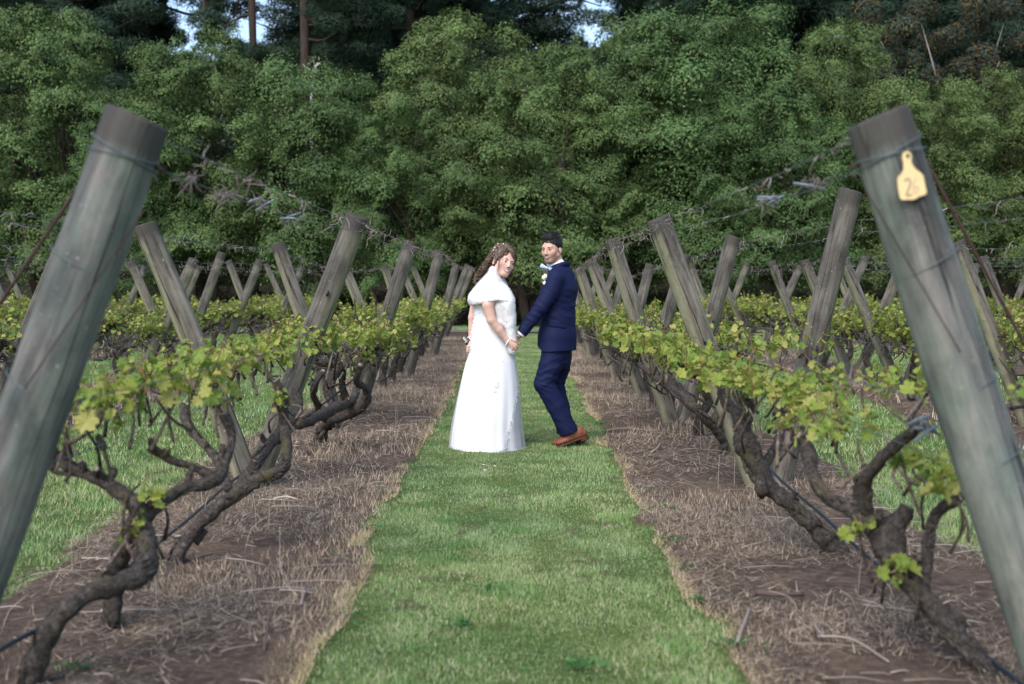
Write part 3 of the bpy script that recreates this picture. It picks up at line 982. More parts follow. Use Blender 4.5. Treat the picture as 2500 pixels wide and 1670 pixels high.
# ------------------------------------------------------------------ grapevines
def bark_material():
    m, nt, b = new_mat('vine_bark')
    v = coords(nt, 'Object')
    n1 = noise_tex(nt, v, 55, 7, 0.75, 0.6)
    n2 = noise_tex(nt, v, 9, 4, 0.6)
    c = ramp(nt, n1, [(0.32, (0.018, 0.015, 0.013)), (0.5, (0.066, 0.056, 0.049)), (0.72, (0.18, 0.155, 0.135))])
    c = mix(nt, c, (0.115, 0.105, 0.045), ramp(nt, n2, [(0.55, (0, 0, 0)), (0.7, (0.6,) * 3)]))
    c = mix(nt, c, attr(nt), 1.0, 'MULTIPLY')
    nt.links.new(c, b.inputs['Base Color'])
    b.inputs['Roughness'].default_value = 0.92
    b.inputs['Specular IOR Level'].default_value = 0.15
    bump(nt, b, n1, 1.0, 0.012)
    return m
M['bark'] = bark_material()
YG = [(0.0, (0.13, 0.22, 0.04)), (0.35, (0.23, 0.31, 0.055)), (0.7, (0.32, 0.36, 0.07)), (1.0, (0.40, 0.37, 0.12))]
M['leaf_obj'] = leaf_mat('vine_leaf', 0.34, 0.5, YG)
M['leaf_tint'] = leaf_mat('vine_foliage', 0.34, 0.5)
M['shoot'] = tint_mat('green_shoot', 0.6, 0.3)

def leaf_shape():
    """five-lobed grape leaf, width 1, stalk end at the origin, blade toward +y"""
    out = [(0.0, 0.02), (0.17, -0.10), (0.33, -0.04), (0.30, 0.10), (0.50, 0.16), (0.44, 0.36), (0.30, 0.42), (0.36, 0.66), (0.17, 0.66), (0.08, 0.72), (0.0, 0.93)]
    pts = out + [(-x, y) for x, y in out[-2:0:-1]]
    V = [(x, y, 0.22 * (x * x) + 0.10 * (y - 0.35) ** 2 * (-1) + (0.035 if i % 2 else -0.02)) for i, (x, y) in enumerate(pts)]
    V.append((0, 0.32, -0.05))
    n = len(pts)
    return np.array(V), [(i, (i + 1) % n, n) for i in range(n)]
LV, LF = leaf_shape()
leaf_me = mesh_from('leaf', LV, LF, M['leaf_obj'], smooth=False)
leaf_small = LV * np.array([0.7, 1.0, 2.0])
leaf_me2 = mesh_from('leaf_folded', LV * np.array([0.62, 1, 1]) + np.stack([np.zeros(len(LV)), np.zeros(len(LV)), 0.5 * np.abs(LV[:, 0])], -1), LF, M['leaf_obj'], smooth=False)

def leaf_frame(r, outward):
    """random leaf orientation: blade faces up and outward, tip droops"""
    n = np.array((outward[0] * 0.7 + r.normal(0, 0.5), outward[1] * 0.7 + r.normal(0, 0.5) - 0.25, 0.75 + r.normal(0, 0.4)))
    n /= np.linalg.norm(n)
    t = np.array((r.normal(0, 1), r.normal(0, 1), r.normal(-0.35, 0.5)))
    t -= n * t.dot(n); t /= np.linalg.norm(t)
    x = np.cross(t, n)
    return np.stack([x, t, n], 1)

def grow_shoot(r, p, h, nl, size, outv):
    """a young shoot: stem points and leaves (pos, frame, size)"""
    d = np.array((r.normal(0, 0.35) + outv[0] * 0.25, r.normal(0, 0.4), 1.0)); d /= np.linalg.norm(d)
    q = np.array([p, p + d * h * 0.5 + r.normal(0, 0.012, 3), p + d * h + r.normal(0, 0.02, 3)])
    leaves = []
    for k in range(nl):
        f = (k + 0.6) / nl
        b = p + d * h * f
        a = r.uniform(0, 6.28)
        o = np.array((math.cos(a), math.sin(a), 0))
        s = size * (1.15 - 0.65 * f) * r.uniform(0.75, 1.25)
        leaves.append((b + o * s * 0.45 + np.array((0, 0, r.normal(0, 0.01))), leaf_frame(r, o), s))
    return q, leaves

def arm_tube(mb, pts, rads, seed, n=None, cut=True, rough=0.26):
    q, rr = resample(pts, n or max(8, 6 * len(pts)), rads)
    rr = rr * 0.88
    kn = 1 + 0.18 * vnoise(q, 11, seed + 7)
    V, F = tube(q, rr * kn, 12, rough, seed, 20)
    mb.put(V, F, (1, 1, 1))
    for k in range(int(len(q) * 1.6)):          # shaggy strips of bark
        i0 = int((k * 0.618) % 1 * (len(q) - 3)); ln = 3 + (k * 7 + seed) % 4
        seg = q[i0:i0 + ln]
        if len(seg) < 3: continue
        a = (k * 2.399 + seed) % 6.283
        tt = seg[-1] - seg[0]; tt /= np.linalg.norm(tt) + 1e-9
        u = np.cross(tt, (0.31, 0.87, 0.38)); u /= np.linalg.norm(u); w = np.cross(tt, u)
        rs = (rr * kn)[i0:i0 + ln]
        lift = np.linspace(0.90, 1.06 + 0.14 * ((k * 13) % 5) / 5, len(seg)) if k % 2 else np.linspace(1.04, 0.92, len(seg))
        sp = seg + (u * math.cos(a) + w * math.sin(a)) * (rs * lift)[:, None] + (w * math.cos(a) - u * math.sin(a)) * (np.linspace(-.5, .5, len(seg)) * rs * 0.5)[:, None]
        tone = 0.7 + 0.9 * ((k * 29 + seed) % 11) / 11
        mb.put(*tube(sp, np.interp(np.linspace(0, 1, len(seg)), [0, .5, 1], [.2, 1, .2]) * (0.10 + 0.10 * (k % 3)) * rs, 5), (tone, tone, tone))
    if cut:       # pale pruning cut at the end
        t = q[-1] - q[-2]; t /= np.linalg.norm(t)
        mb.put(*tube([q[-1] - t * 0.004, q[-1] + t * 0.003], rr[-1] * 0.72, 9), (4.5, 4.3, 4.0))

def spur(mb, r, p, seed):
    d = np.array((r.normal(0, 0.4), r.normal(0, 0.5), 0.8)); d /= np.linalg.norm(d)
    L = r.uniform(0.03, 0.09)
    arm_tube(mb, [p, p + d * L * 0.5 + r.normal(0, .006, 3), p + d * L], [0.017, 0.014, 0.010], seed, 6, r.uniform() < 0.6)
    return p + d * L

def finish_vine(root, base, r, shoots, individual):
    """stems and leaves of a vine; shoots are (pos, height, leaves, size, out)"""
    smb = MB(); allV, allF, allC, nb = [], [], [], 0
    for (p, h, nl, size, outv) in shoots:
        q, leaves = grow_shoot(r, np.array(p) - base, h, nl, size, outv)
        qq, _ = resample(q, 6)
        smb.put(*tube(qq, np.linspace(0.0036, 0.0018, 6), 5), np.array(((0.17, 0.075, 0.035), (0.16, 0.16, 0.04))[int(r.uniform() < 0.5)]) * r.uniform(0.8, 1.3))
        for (lp, fr, s) in leaves:
            if individual:
                o = bpy.data.objects.new('leaf', leaf_me if r.uniform() < 0.7 else leaf_me2)
                COL.objects.link(o)
                o.parent = root
                mt = Matrix([[*(fr[i] * s), lp[i]] for i in range(3)] + [[0, 0, 0, 1]])
                o.matrix_local = mt
            else:
                src = LV if r.uniform() < 0.7 else leaf_small
                allV.append((src * s) @ fr.T + lp)
                allF.append(np.array(LF) + nb); nb += len(LV)
                t = np.clip(r.normal(0.5, 0.3), 0, 1)
                col = np.array([np.interp(t, [s_[0] for s_ in YG], [s_[1][i] for s_ in YG]) for i in range(3)]) * r.uniform(0.8, 1.15)
                allC.append(np.tile(col, (len(LV), 1)))
    if shoots:
        add('shoots', smb.mesh('shoots', M['shoot']), root)['kind'] = 'stuff'
    if allV:
        f = add('foliage', mesh_from('foliage', np.concatenate(allV), np.concatenate(allF), M['leaf_tint'], np.concatenate(allC), smooth=False), root)
        f['kind'] = 'stuff'

def vine_by_hand(label, base_px, trunks, arms, shoot_list, seed, spurs=()):
    """a vine near the camera: every trunk and arm is a list of (px, py, depth) with radii"""
    r = np.random.default_rng(seed)
    g = on_ground(*base_px)
    base = np.array((g.x, g.y, 0.0))
    root = empty('grapevine', base)
    tag(root, label, 'grapevine', 'grapevines trained along the rows')
    for k, (pts, rads) in enumerate(trunks):
        P = [np.array(at(*p)) - base for p in pts]
        mb = MB(); arm_tube(mb, P, rads, seed + k, 10 * len(P), False, 0.3)
        for j in range(7):
            i = r.integers(1, len(P)); q = P[i - 1] + (P[i] - P[i - 1]) * r.uniform()
            s = rads[i] * r.uniform(0.5, 0.8)
            mb.put(*tube([q + r.normal(0, .5, 3) * rads[i] - (0, 0, s), q + r.normal(0, .6, 3) * rads[i], q + r.normal(0, .5, 3) * rads[i] + (0, 0, s)], [s * .5, s, s * .5], 8, 0.3, j), (1, 1, 1))
        add('trunk', mb.mesh('trunk', M['bark']), root)
    for k, (pts, rads) in enumerate(arms):
        P = [np.array(at(*p)) - base for p in pts]
        mb = MB(); arm_tube(mb, P, rads, seed + 20 + k, 8 * len(P))
        for j in range(3):
            i = r.integers(1, len(P)); spur(mb, r, P[i - 1] + (P[i] - P[i - 1]) * r.uniform(), seed + 50 + j)
        add('arm', mb.mesh('arm', M['bark']), root)
    cm = MB()
    for (px, py, d, n, spread, hh, size) in shoot_list:       # thin canes that carry the shoots
        c = np.array(at(px, py, d)) - base
        for k in range(3 + n // 2):
            p1 = c + np.array((r.normal(0, spread * 0.7), r.normal(0, spread), r.normal(0, 0.02)))
            p0 = p1 + np.array((r.normal(0, 0.06), r.normal(0, 0.12), -r.uniform(0.05, 0.22)))
            q, rr = resample([p0, (p0 + p1) / 2 + r.normal(0, 0.02, 3), p1], 7, [r.uniform(0.005, 0.010), 0.006, 0.0035])
            cm.put(*tube(q, rr, 6, 0.15, k), np.array((1.0, 0.9, 0.85)) * r.uniform(0.7, 2.6))
    add('canes', cm.mesh('canes', M['bark']), root)['kind'] = 'stuff'
    sh = []
    for (px, py, d, n, spread, hh, size) in shoot_list:
        c = np.array(at(px, py, d))
        for k in range(int(n * 1.4 + 0.5)):
            p = c + np.array((r.normal(0, spread * 0.6), r.normal(0, spread), r.normal(0, 0.02)))
            sh.append((p, hh * r.uniform(0.6, 1.3), int(r.integers(5, 9)), size * r.uniform(0.5, 0.92), (0.3, -0.3)))
    finish_vine(root, base, r, sh, True)

# --- bride's side, from the camera outward
vine_by_hand("front gnarled vine on the bride's side, its arm sweeping to the corner", (262, 1568),
    [([(262, 1575, 4.62), (275, 1470, 4.62), (290, 1380, 4.58), (310, 1310, 4.5), (338, 1270, 4.35)], [0.045, 0.041, 0.038, 0.036, 0.04])],
    [([(338, 1290, 4.35), (362, 1340, 4.25), (345, 1400, 4.15), (290, 1422, 4.1), (215, 1450, 4.05), (145, 1510, 4.0), (95, 1600, 3.98), (55, 1710, 3.95)], [0.045, 0.046, 0.044, 0.042, 0.041, 0.040, 0.042, 0.046]),
     ([(338, 1275, 4.35), (325, 1225, 4.35), (275, 1190, 4.35), (215, 1158, 4.35), (160, 1135, 4.35), (140, 1105, 4.35)], [0.036, 0.030, 0.027, 0.025, 0.026, 0.018]),
     ([(345, 1270, 4.35), (400, 1218, 4.5), (455, 1190, 4.6), (525, 1170, 4.7), (552, 1120, 4.75), (566, 1070, 4.8), (545, 1010, 4.8)], [0.034, 0.028, 0.026, 0.027, 0.024, 0.021, 0.024]),
     ([(525, 1170, 4.7), (470, 1140, 4.7), (410, 1120, 4.7), (365, 1092, 4.7)], [0.022, 0.020, 0.018, 0.020]),
     ([(205, 1160, 4.35), (130, 1150, 4.35), (120, 1100, 4.35), (105, 1060, 4.35)], [0.012, 0.009, 0.007, 0.005]),
     ([(280, 1190, 4.35), (262, 1130, 4.35), (248, 1075, 4.35)], [0.010, 0.008, 0.006])],
    [(260, 985, 4.5, 5, 0.10, 0.10, 0.088), (330, 960, 4.7, 7, 0.15, 0.12, 0.090), (420, 950, 4.9, 7, 0.15, 0.12, 0.088), (345, 1280, 4.3, 2, 0.03, 0.05, 0.06), (370, 1215, 4.4, 2, 0.03, 0.06, 0.06), (180, 1050, 4.35, 2, 0.08, 0.06, 0.07)], 101)
vine_by_hand("twisting dark vine second from the camera along the row beside the bride", (430, 1392),
    [([(428, 1400, 5.68), (440, 1345, 5.7), (500, 1265, 5.75), (575, 1205, 5.8), (640, 1165, 5.85)], [0.047, 0.042, 0.040, 0.038, 0.038])],
    [([(640, 1165, 5.85), (692, 1140, 5.9), (700, 1085, 5.95), (690, 1030, 6.0), (690, 975, 6.0), (672, 930, 6.0)], [0.036, 0.034, 0.030, 0.030, 0.028, 0.024]),
     ([(580, 1200, 5.8), (640, 1110, 6.0), (690, 1050, 6.3), (725, 1000, 6.6), (722, 950, 6.7)], [0.034, 0.034, 0.034, 0.030, 0.026]),
     ([(560, 1195, 5.8), (520, 1110, 6.1), (460, 1040, 6.3), (445, 990, 6.4)], [0.024, 0.024, 0.026, 0.022])],
    [(500, 915, 5.7, 8, 0.16, 0.13, 0.088), (560, 905, 6.0, 8, 0.16, 0.13, 0.088), (620, 880, 6.3, 9, 0.18, 0.13, 0.088), (690, 990, 6.0, 3, 0.06, 0.06, 0.06), (560, 970, 5.9, 3, 0.06, 0.08, 0.07), (400, 900, 6.6, 6, 0.18, 0.12, 0.085)], 102)
vine_by_hand("vine with a looping arm beside the thick cracked post", (785, 1085),
    [([(780, 1090, 9.95), (785, 1055, 9.9), (800, 1030, 9.8), (850, 1010, 9.6)], [0.055, 0.048, 0.045, 0.044])],
    [([(850, 1012, 9.6), (890, 985, 9.5), (895, 950, 9.4), (870, 930, 9.2), (880, 890, 9.1)], [0.042, 0.040, 0.036, 0.034, 0.028]),
     ([(730, 1035, 8.2), (770, 1020, 8.6), (820, 995, 9.2), (855, 980, 9.6), (872, 945, 10.0)], [0.046, 0.044, 0.044, 0.040, 0.034]),
     ([(800, 1030, 9.8), (775, 990, 9.6), (765, 950, 9.4), (790, 905, 9.3)], [0.030, 0.032, 0.030, 0.026])],
    [(690, 858, 7.2, 9, 0.20, 0.13, 0.085), (740, 850, 7.8, 9, 0.20, 0.13, 0.085), (790, 842, 8.4, 10, 0.2, 0.13, 0.085), (840, 832, 9.0, 10, 0.2, 0.13, 0.085), (600, 850, 7.6, 7, 0.2, 0.12, 0.085)], 103)
# --- groom's side
vine_by_hand("front gnarled vine on the groom's side with a knotted head", (2440, 1690),
    [([(2520, 1760, 3.95), (2450, 1680, 4.0), (2370, 1590, 4.05), (2290, 1500, 4.12), (2215, 1410, 4.2), (2180, 1350, 4.25), (2160, 1300, 4.3)], [0.050, 0.048, 0.044, 0.043, 0.046, 0.052, 0.058])],
    [([(2140, 1290, 4.32), (2080, 1245, 4.4), (2020, 1215, 4.45), (1985, 1160, 4.5), (1975, 1105, 4.55), (1955, 1080, 4.6)], [0.040, 0.036, 0.036, 0.034, 0.030, 0.026]),
     ([(2255, 1470, 4.2), (2262, 1400, 4.2), (2268, 1320, 4.25), (2290, 1250, 4.25), (2345, 1215, 4.2)], [0.024, 0.023, 0.023, 0.024, 0.020]),
     ([(2120, 1260, 4.35), (2110, 1190, 4.3), (2140, 1130, 4.2), (2195, 1080, 4.1), (2255, 1035, 3.95)], [0.024, 0.024, 0.023, 0.023, 0.020]),
     ([(2160, 1300, 4.3), (2200, 1265, 4.3), (2215, 1235, 4.3)], [0.045, 0.034, 0.028]),
     ([(2085, 1250, 4.4), (2100, 1180, 4.4), (2110, 1130, 4.4)], [0.010, 0.009, 0.008])],
    [(1990, 1030, 4.9, 6, 0.12, 0.11, 0.085), (2060, 1060, 4.6, 5, 0.10, 0.10, 0.085), (1900, 985, 5.3, 8, 0.16, 0.12, 0.088), (2320, 1190, 4.1, 4, 0.06, 0.08, 0.085), (2180, 1390, 4.15, 2, 0.03, 0.05, 0.075), (2090, 1290, 4.3, 2, 0.03, 0.05, 0.06), (2200, 1130, 4.2, 2, 0.06, 0.07, 0.07), (2190, 960, 4.9, 5, 0.14, 0.12, 0.085), (2420, 960, 4.6, 5, 0.14, 0.12, 0.085)], 104)
vine_by_hand("thick rough-barked vine second from the camera along the row beside the groom", (2060, 1365),
    [([(2075, 1380, 5.85), (2010, 1310, 5.85), (1940, 1245, 5.85), (1880, 1190, 5.88), (1845, 1130, 5.9), (1822, 1080, 5.95), (1812, 1035, 6.0)], [0.055, 0.046, 0.046, 0.052, 0.058, 0.058, 0.050])],
    [([(1860, 1150, 5.95), (1900, 1080, 6.1), (1915, 1030, 6.3), (1960, 985, 6.5)], [0.030, 0.028, 0.027, 0.024]),
     ([(1815, 1040, 6.0), (1790, 1000, 6.2), (1760, 960, 6.5)], [0.040, 0.032, 0.026]),
     ([(1815, 1040, 6.0), (1835, 1005, 6.0), (1830, 975, 6.0)], [0.034, 0.026, 0.02])],
    [(1780, 925, 6.0, 8, 0.16, 0.13, 0.088), (1830, 945, 5.8, 8, 0.16, 0.13, 0.088), (1740, 905, 6.4, 9, 0.18, 0.13, 0.088), (1880, 965, 5.5, 7, 0.14, 0.12, 0.088), (2080, 930, 5.8, 6, 0.16, 0.12, 0.085)], 105)
vine_by_hand("long-armed vine leaning over bare soil, third from the camera on the groom's side", (1785, 1120),
    [([(1785, 1128, 9.3), (1772, 1080, 9.3), (1740, 1040, 9.2), (1700, 1000, 9.1), (1650, 955, 9.3), (1600, 920, 9.9), (1560, 890, 10.6)], [0.055, 0.050, 0.042, 0.040, 0.040, 0.036, 0.032])],
    [([(1700, 1000, 9.1), (1660, 950, 9.6), (1620, 905, 10.3)], [0.034, 0.032, 0.028]), ([(1740, 1040, 9.2), (1760, 985, 9.2), (1795, 940, 9.2)], [0.030, 0.028, 0.024])],
    [(1690, 885, 7.2, 9, 0.2, 0.13, 0.085), (1640, 865, 7.9, 10, 0.2, 0.13, 0.085), (1600, 850, 8.5, 10, 0.2, 0.13, 0.085), (1565, 838, 9.2, 10, 0.2, 0.13, 0.085), (1950, 850, 7.8, 7, 0.2, 0.12, 0.085)], 106)

# --- the rest of the rows: a few vine forms repeated down the rows
def proto_vine(seed, dense):
    r = np.random.default_rng(seed)
    root = empty('grapevine', (0, 0, 0))
    lean = r.normal(0, 0.22)
    head = np.array((r.normal(0, 0.05), lean, r.uniform(0.48, 0.62)))
    mb = MB()
    arm_tube(mb, [(0, 0, -0.03), (r.normal(0, .03), lean * 0.3 + r.normal(0, .04), 0.2), (r.normal(0, .04), lean * 0.7, 0.38), head], [0.058, 0.05, 0.046, 0.052], seed, 26, False, 0.3)
    add('trunk', mb.mesh('trunk', M['bark']), root)
    sh = []
    for s in (-1, 1):
        e = np.array((s * r.uniform(0.30, 0.38), lean + r.normal(0, 0.15), r.uniform(0.76, 0.84)))
        for t in (-1, 1):
            f = e + np.array((r.normal(0, 0.03), t * r.uniform(0.35, 0.6), r.normal(0.03, 0.03)))
            mb = MB()
            m = (head + e) / 2 + np.array((r.normal(0, 0.05), r.normal(0, 0.08), -0.04))
            arm_tube(mb, [head - (0, 0, .02), m, e, (e + f) / 2 + r.normal(0, .03, 3), f], [0.042, 0.034, 0.03, 0.026, 0.018], seed + 3 * s + t)
            for j in range(4):
                spur(mb, r, e + (f - e) * r.uniform(), seed + j)
            add('arm', mb.mesh('arm', M['bark']), root)
        n = dense
        for k in range(n):
            y = lean + r.uniform(-0.72, 0.72)
            p = (s * 0.36 + r.normal(0, 0.09), y, 0.80 + r.normal(0, 0.06))
            sh.append((p, r.uniform(0.07, 0.20), int(r.integers(5, 9)), r.uniform(0.042, 0.080), (s * 0.5, 0)))
        for k in range(3):
            sh.append(((s * 0.3 + r.normal(0, .08), lean + r.uniform(-.5, .5), r.uniform(0.5, 0.7)), 0.08, 4, 0.06, (s, 0)))
    cm = MB()
    for k in range(58):                    # tangle of thin old canes under the leaves
        s = r.choice((-1, 1))
        p = np.array((s * r.uniform(0.05, 0.42), lean + r.uniform(-0.7, 0.7), r.uniform(0.42, 0.80)))
        d = np.array((r.normal(0, .12), r.normal(0, .22), r.uniform(.05, .25)))
        q, rr = resample([p, p + d * .5 + r.normal(0, .03, 3), p + d + r.normal(0, .03, 3)], 7, [r.uniform(.006, .012), .007, .004])
        cm.put(*tube(q, rr, 5, 0.2, k), np.array((1, 1, 1)) * r.uniform(0.6, 2.2))
    add('canes', cm.mesh('canes', M['bark']), root)['kind'] = 'stuff'
    finish_vine(root, np.zeros(3), r, sh, False)
    return root

protos = [proto_vine(300 + k, 46) for k in range(5)]
used = [False] * len(protos)
def copy_tree(o, parent=None):
    c = o.copy()
    COL.objects.link(c)
    c.parent = parent
    for ch in list(o.children):
        copy_tree(ch, c)
    return c
rv = random.Random(9)
for row, start in ((-1, 10.9), (1, 10.4), (-2, 6.8), (2, 6.8), (-3, 9.5), (3, 9.5), (-4, 14.5), (4, 14.5)):
    y = start
    k = 4 if abs(row) == 1 else 1
    while y < ROW_END:
        i = rv.randrange(len(protos))
        if used[i]:
            o = copy_tree(protos[i])
        else:
            o = protos[i]; used[i] = True
        o.location = (ROW_X[row] + rv.uniform(-0.06, 0.06), y, 0.0)
        o.rotation_euler = (0, 0, rv.choice((0, math.pi)) + rv.uniform(-0.12, 0.12))
        s = rv.uniform(0.93, 1.08)
        o.scale = (s, s, s * rv.uniform(0.97, 1.04))
        tag(o, "leafy gnarled grapevine, %s from the camera along %s" % (ORD[k], row_name(row)), 'grapevine', 'grapevines trained along the rows')
        k += 1
        y += rv.uniform(1.2, 1.45)
for i, u in enumerate(used):
    if not u:
        for ch in list(protos[i].children):
            bpy.data.objects.remove(ch)
        bpy.data.objects.remove(protos[i])

# ------------------------------------------------------------------ hill and woods behind
M['litter'] = plain_mat('forest_floor', (0.035, 0.030, 0.020), 0.95, 0.1, 0.4, 2.5)
def hill_z(x, y):
    t = np.clip((y - 41) / 30, 0, None)
    z = 5.0 * t ** 1.25 + 1.2 * np.sin(x * 0.05 + 1) * np.clip(t, 0, 1)
    return z
def build_hill():
    xs = np.linspace(-140, 140, 57); ys = np.concatenate([[40.0], np.linspace(43, 190, 40)])
    X, Y = np.meshgrid(xs, ys)
    Z = hill_z(X, Y) - 0.3 * (Y < 41) + 0.0
    Z = np.where(Y > 41, Z + 0.25 * vnoise(np.stack([X, Y, Z * 0], -1), 0.4, 2), Z)
    i = np.arange(X.size).reshape(X.shape)
    F = np.stack([i[:-1, :-1], i[:-1, 1:], i[1:, 1:], i[1:, :-1]], -1).reshape(-1, 4)
    tag(add('hill', mesh_from('hill', np.stack([X, Y, Z], -1).reshape(-1, 3), F, M['litter'])), kind='structure')
build_hill()

def tinted_leaf_mat(name, trans, lo, hi):
    """leaf colour from the mesh, shifted a little from tree to tree"""
    m = leaf_mat(name, trans, 0.7)
    nt = m.node_tree
    oi = nt.nodes.new('ShaderNodeObjectInfo')
    t = ramp(nt, oi.outputs['Random'], [(0, lo), (1, hi)])
    a = next(n for n in nt.nodes if n.type == 'ATTRIBUTE').outputs['Color']
    c = mix(nt, a, t, 1.0, 'MULTIPLY')
    nt.links.new(c, nt.nodes['Principled BSDF'].inputs['Base Color'])
    nt.nodes['Principled BSDF'].inputs['Specular IOR Level'].default_value = 0.15
    return m
M['broad'] = tinted_leaf_mat('broad_leaves', 0.0, (0.86, 0.95, 0.95), (1.12, 1.04, 1.0))
M['needle'] = tinted_leaf_mat('pine_needles', 0.0, (0.85, 0.9, 0.9), (1.15, 1.1, 1.1))
M['treebark'] = plain_mat('tree_bark', (0.05, 0.038, 0.032), 0.95, 0.1, 0.4, 14, 0, 0.8, (1, 1, 0.2))
M['palebark'] = plain_mat('pale_bark', (0.26, 0.23, 0.21), 0.9, 0.1, 0.3, 10, 0, 0.5, (1, 1, 0.2))

def leaf_cloud(r, C, RAD, n, L, W, cols, colw=None, cull=0.80, zmin=-0.35, needle=False, warp=0.0, shag=0.10):
    """n loose leaves spread over lobes with centres C (m,3) and radii RAD (m,3)"""
    m = len(C)
    w = RAD[:, 0] * RAD[:, 1]; w = w / w.sum()
    k = r.choice(m, n, p=w)
    u = r.normal(0, 1, (n, 3)); u /= np.linalg.norm(u, axis=1)[:, None]
    flip = (u[:, 2] < zmin) & (r.uniform(0, 1, n) < 0.85)
    u[flip, 2] *= -1
    depth = 1 + r.normal(0, shag, n) - np.abs(r.normal(0, 0.16, n))
    P = C[k] + u * RAD[k] * depth[:, None]
    keep = np.ones(n, bool)
    if warp:                                # ragged clumps instead of balls
        P = P + warp * np.stack([vnoise(P, 1.1, 60 + i) for i in range(3)], -1) + warp * 0.45 * np.stack([vnoise(P, 2.9, 70 + i) for i in range(3)], -1)
    P32 = P.astype(np.float32)
    for j in range(m if cull else 0):
        q = (P32 - C[j].astype(np.float32)) / RAD[j].astype(np.float32)
        keep &= ~((np.einsum('ij,ij->i', q, q) < cull * cull) & (k != j))
    P, u, k = P[keep], u[keep], k[keep]
    n = len(P)
    nn = u * 1.1 + r.normal(0, 0.34, (n, 3)) + np.array([0, 0, 0.25])
    nn /= np.linalg.norm(nn, axis=1)[:, None]
    t = r.normal(0, 1, (n, 3)) + u * 0.4 + np.array([0, 0, -0.5 if not needle else 0.3])
    t -= nn * np.einsum('ij,ij->i', t, nn)[:, None]
    t /= np.linalg.norm(t, axis=1)[:, None] + 1e-9
    s = np.cross(nn, t)
    LL = L * r.uniform(0.6, 1.35, n); WW = W * r.uniform(0.7, 1.3, n)
    V = np.stack([P - s * (WW / 2)[:, None], P + s * (WW / 2)[:, None], P + t * LL[:, None]], 1).reshape(-1, 3)
    cols = np.array(cols)
    lobe_tone = r.uniform(0.72, 1.28, m)
    ci = r.choice(len(cols), n, p=colw)
    col = cols[ci] * (lobe_tone[k] * r.uniform(0.82, 1.2, n))[:, None]
    return V, np.arange(3 * n).reshape(n, 3), np.repeat(col, 3, axis=0)

def limb(mb, a, b, r0, r1, r, bend=0.12, sides=8):
    a = np.array(a, float); b = np.array(b, float)
    L = np.linalg.norm(b - a)
    q, rr = resample([a, a + (b - a) * 0.35 + r.normal(0, bend, 3) * L * 0.5, a + (b - a) * 0.7 + r.normal(0, bend, 3) * L * 0.5, b], 10, [r0, r0 * 0.7 + r1 * 0.3, r0 * 0.35 + r1 * 0.65, r1])
    mb.put(*tube(q, rr, sides, 0.12, 3, 6))

def broadleaf_proto(seed, H, W, nl, leaves):
    """spreading bushy tree, foliage in drooping clumps down to about a metre above the grass"""
    r = np.random.default_rng(seed)
    C, RD = [], []
    for k in range(nl):
        z = 1.5 + (H - 2.1) * (k + r.uniform()) / nl
        f = (z - 1.0) / (H - 1.0)
        prof = math.sqrt(max(0.02, 1 - (abs(f - 0.34) / 0.68) ** 2.2)) if f > 0.34 else 0.86 + 0.14 * f / 0.34
        a = r.uniform(0, 6.283)
        rad = W * prof * r.uniform(0.55, 1.02)
        c = np.array((rad * math.cos(a), rad * math.sin(a), z))
        s = r.uniform(0.42, 0.95) * (1.0 - 0.22 * f)
        C.append(c); RD.append((s * r.uniform(0.9, 1.3), s * r.uniform(0.9, 1.3), s * r.uniform(0.6, 0.95)))
        # a drooping fringe below the clump
        if r.uniform() < 0.55:
            C.append(c + np.array((0.25 * math.cos(a), 0.25 * math.sin(a), -s * 0.8))); RD.append((s * 0.6, s * 0.6, s * 0.75))
    for k in range(16):                    # dense heart of the crown
        a = r.uniform(0, 6.283); z = r.uniform(1.6, H * 0.78)
        C.append(np.array((0.42 * W * math.cos(a), 0.42 * W * math.sin(a), z))); RD.append((1.05, 1.05, 0.9))
    for k in range(14):                    # feathery shoots that break the outline at the top
        a = r.uniform(0, 6.283); rad = W * r.uniform(0.0, 0.55)
        C.append(np.array((rad * math.cos(a), rad * math.sin(a), H - 0.5 * (rad / W) * H * 0.35 - r.uniform(0.0, 0.4)))); RD.append((0.24, 0.24, r.uniform(0.35, 0.6)))
    C = np.array(C); RD = np.array(RD)
    V, F, col = leaf_cloud(r, C, RD, leaves, 0.092, 0.046, [(0.068, 0.118, 0.038), (0.092, 0.140, 0.048), (0.126, 0.160, 0.064), (0.052, 0.096, 0.034)], [0.34, 0.32, 0.16, 0.18], 0.82, -0.2, False, 0.34, 0.13)
    root = empty('broadleaf_tree')
    add('crown', mesh_from('crown', V, F, M['broad'], col, smooth=False), root)
    mb = MB()
    for s in range(3):
        a = s * 2.1 + r.uniform(0, 1)
        top = np.array((0.5 * W * math.cos(a), 0.5 * W * math.sin(a), H * 0.62))
        limb(mb, (0.15 * math.cos(a), 0.15 * math.sin(a), -0.3), top, 0.17, 0.05, r)
        for j in range(9):
            c = C[r.integers(0, len(C))]
            st = np.array((0.1 * math.cos(a), 0.1 * math.sin(a), 0)) + (top - 0) * min(0.85, max(0.2, c[2] / H * 0.8))
            limb(mb, st, c, 0.035, 0.008, r, 0.1, 6)
    add('trunk', mb.mesh('trunk', M['treebark']), root)
    return root

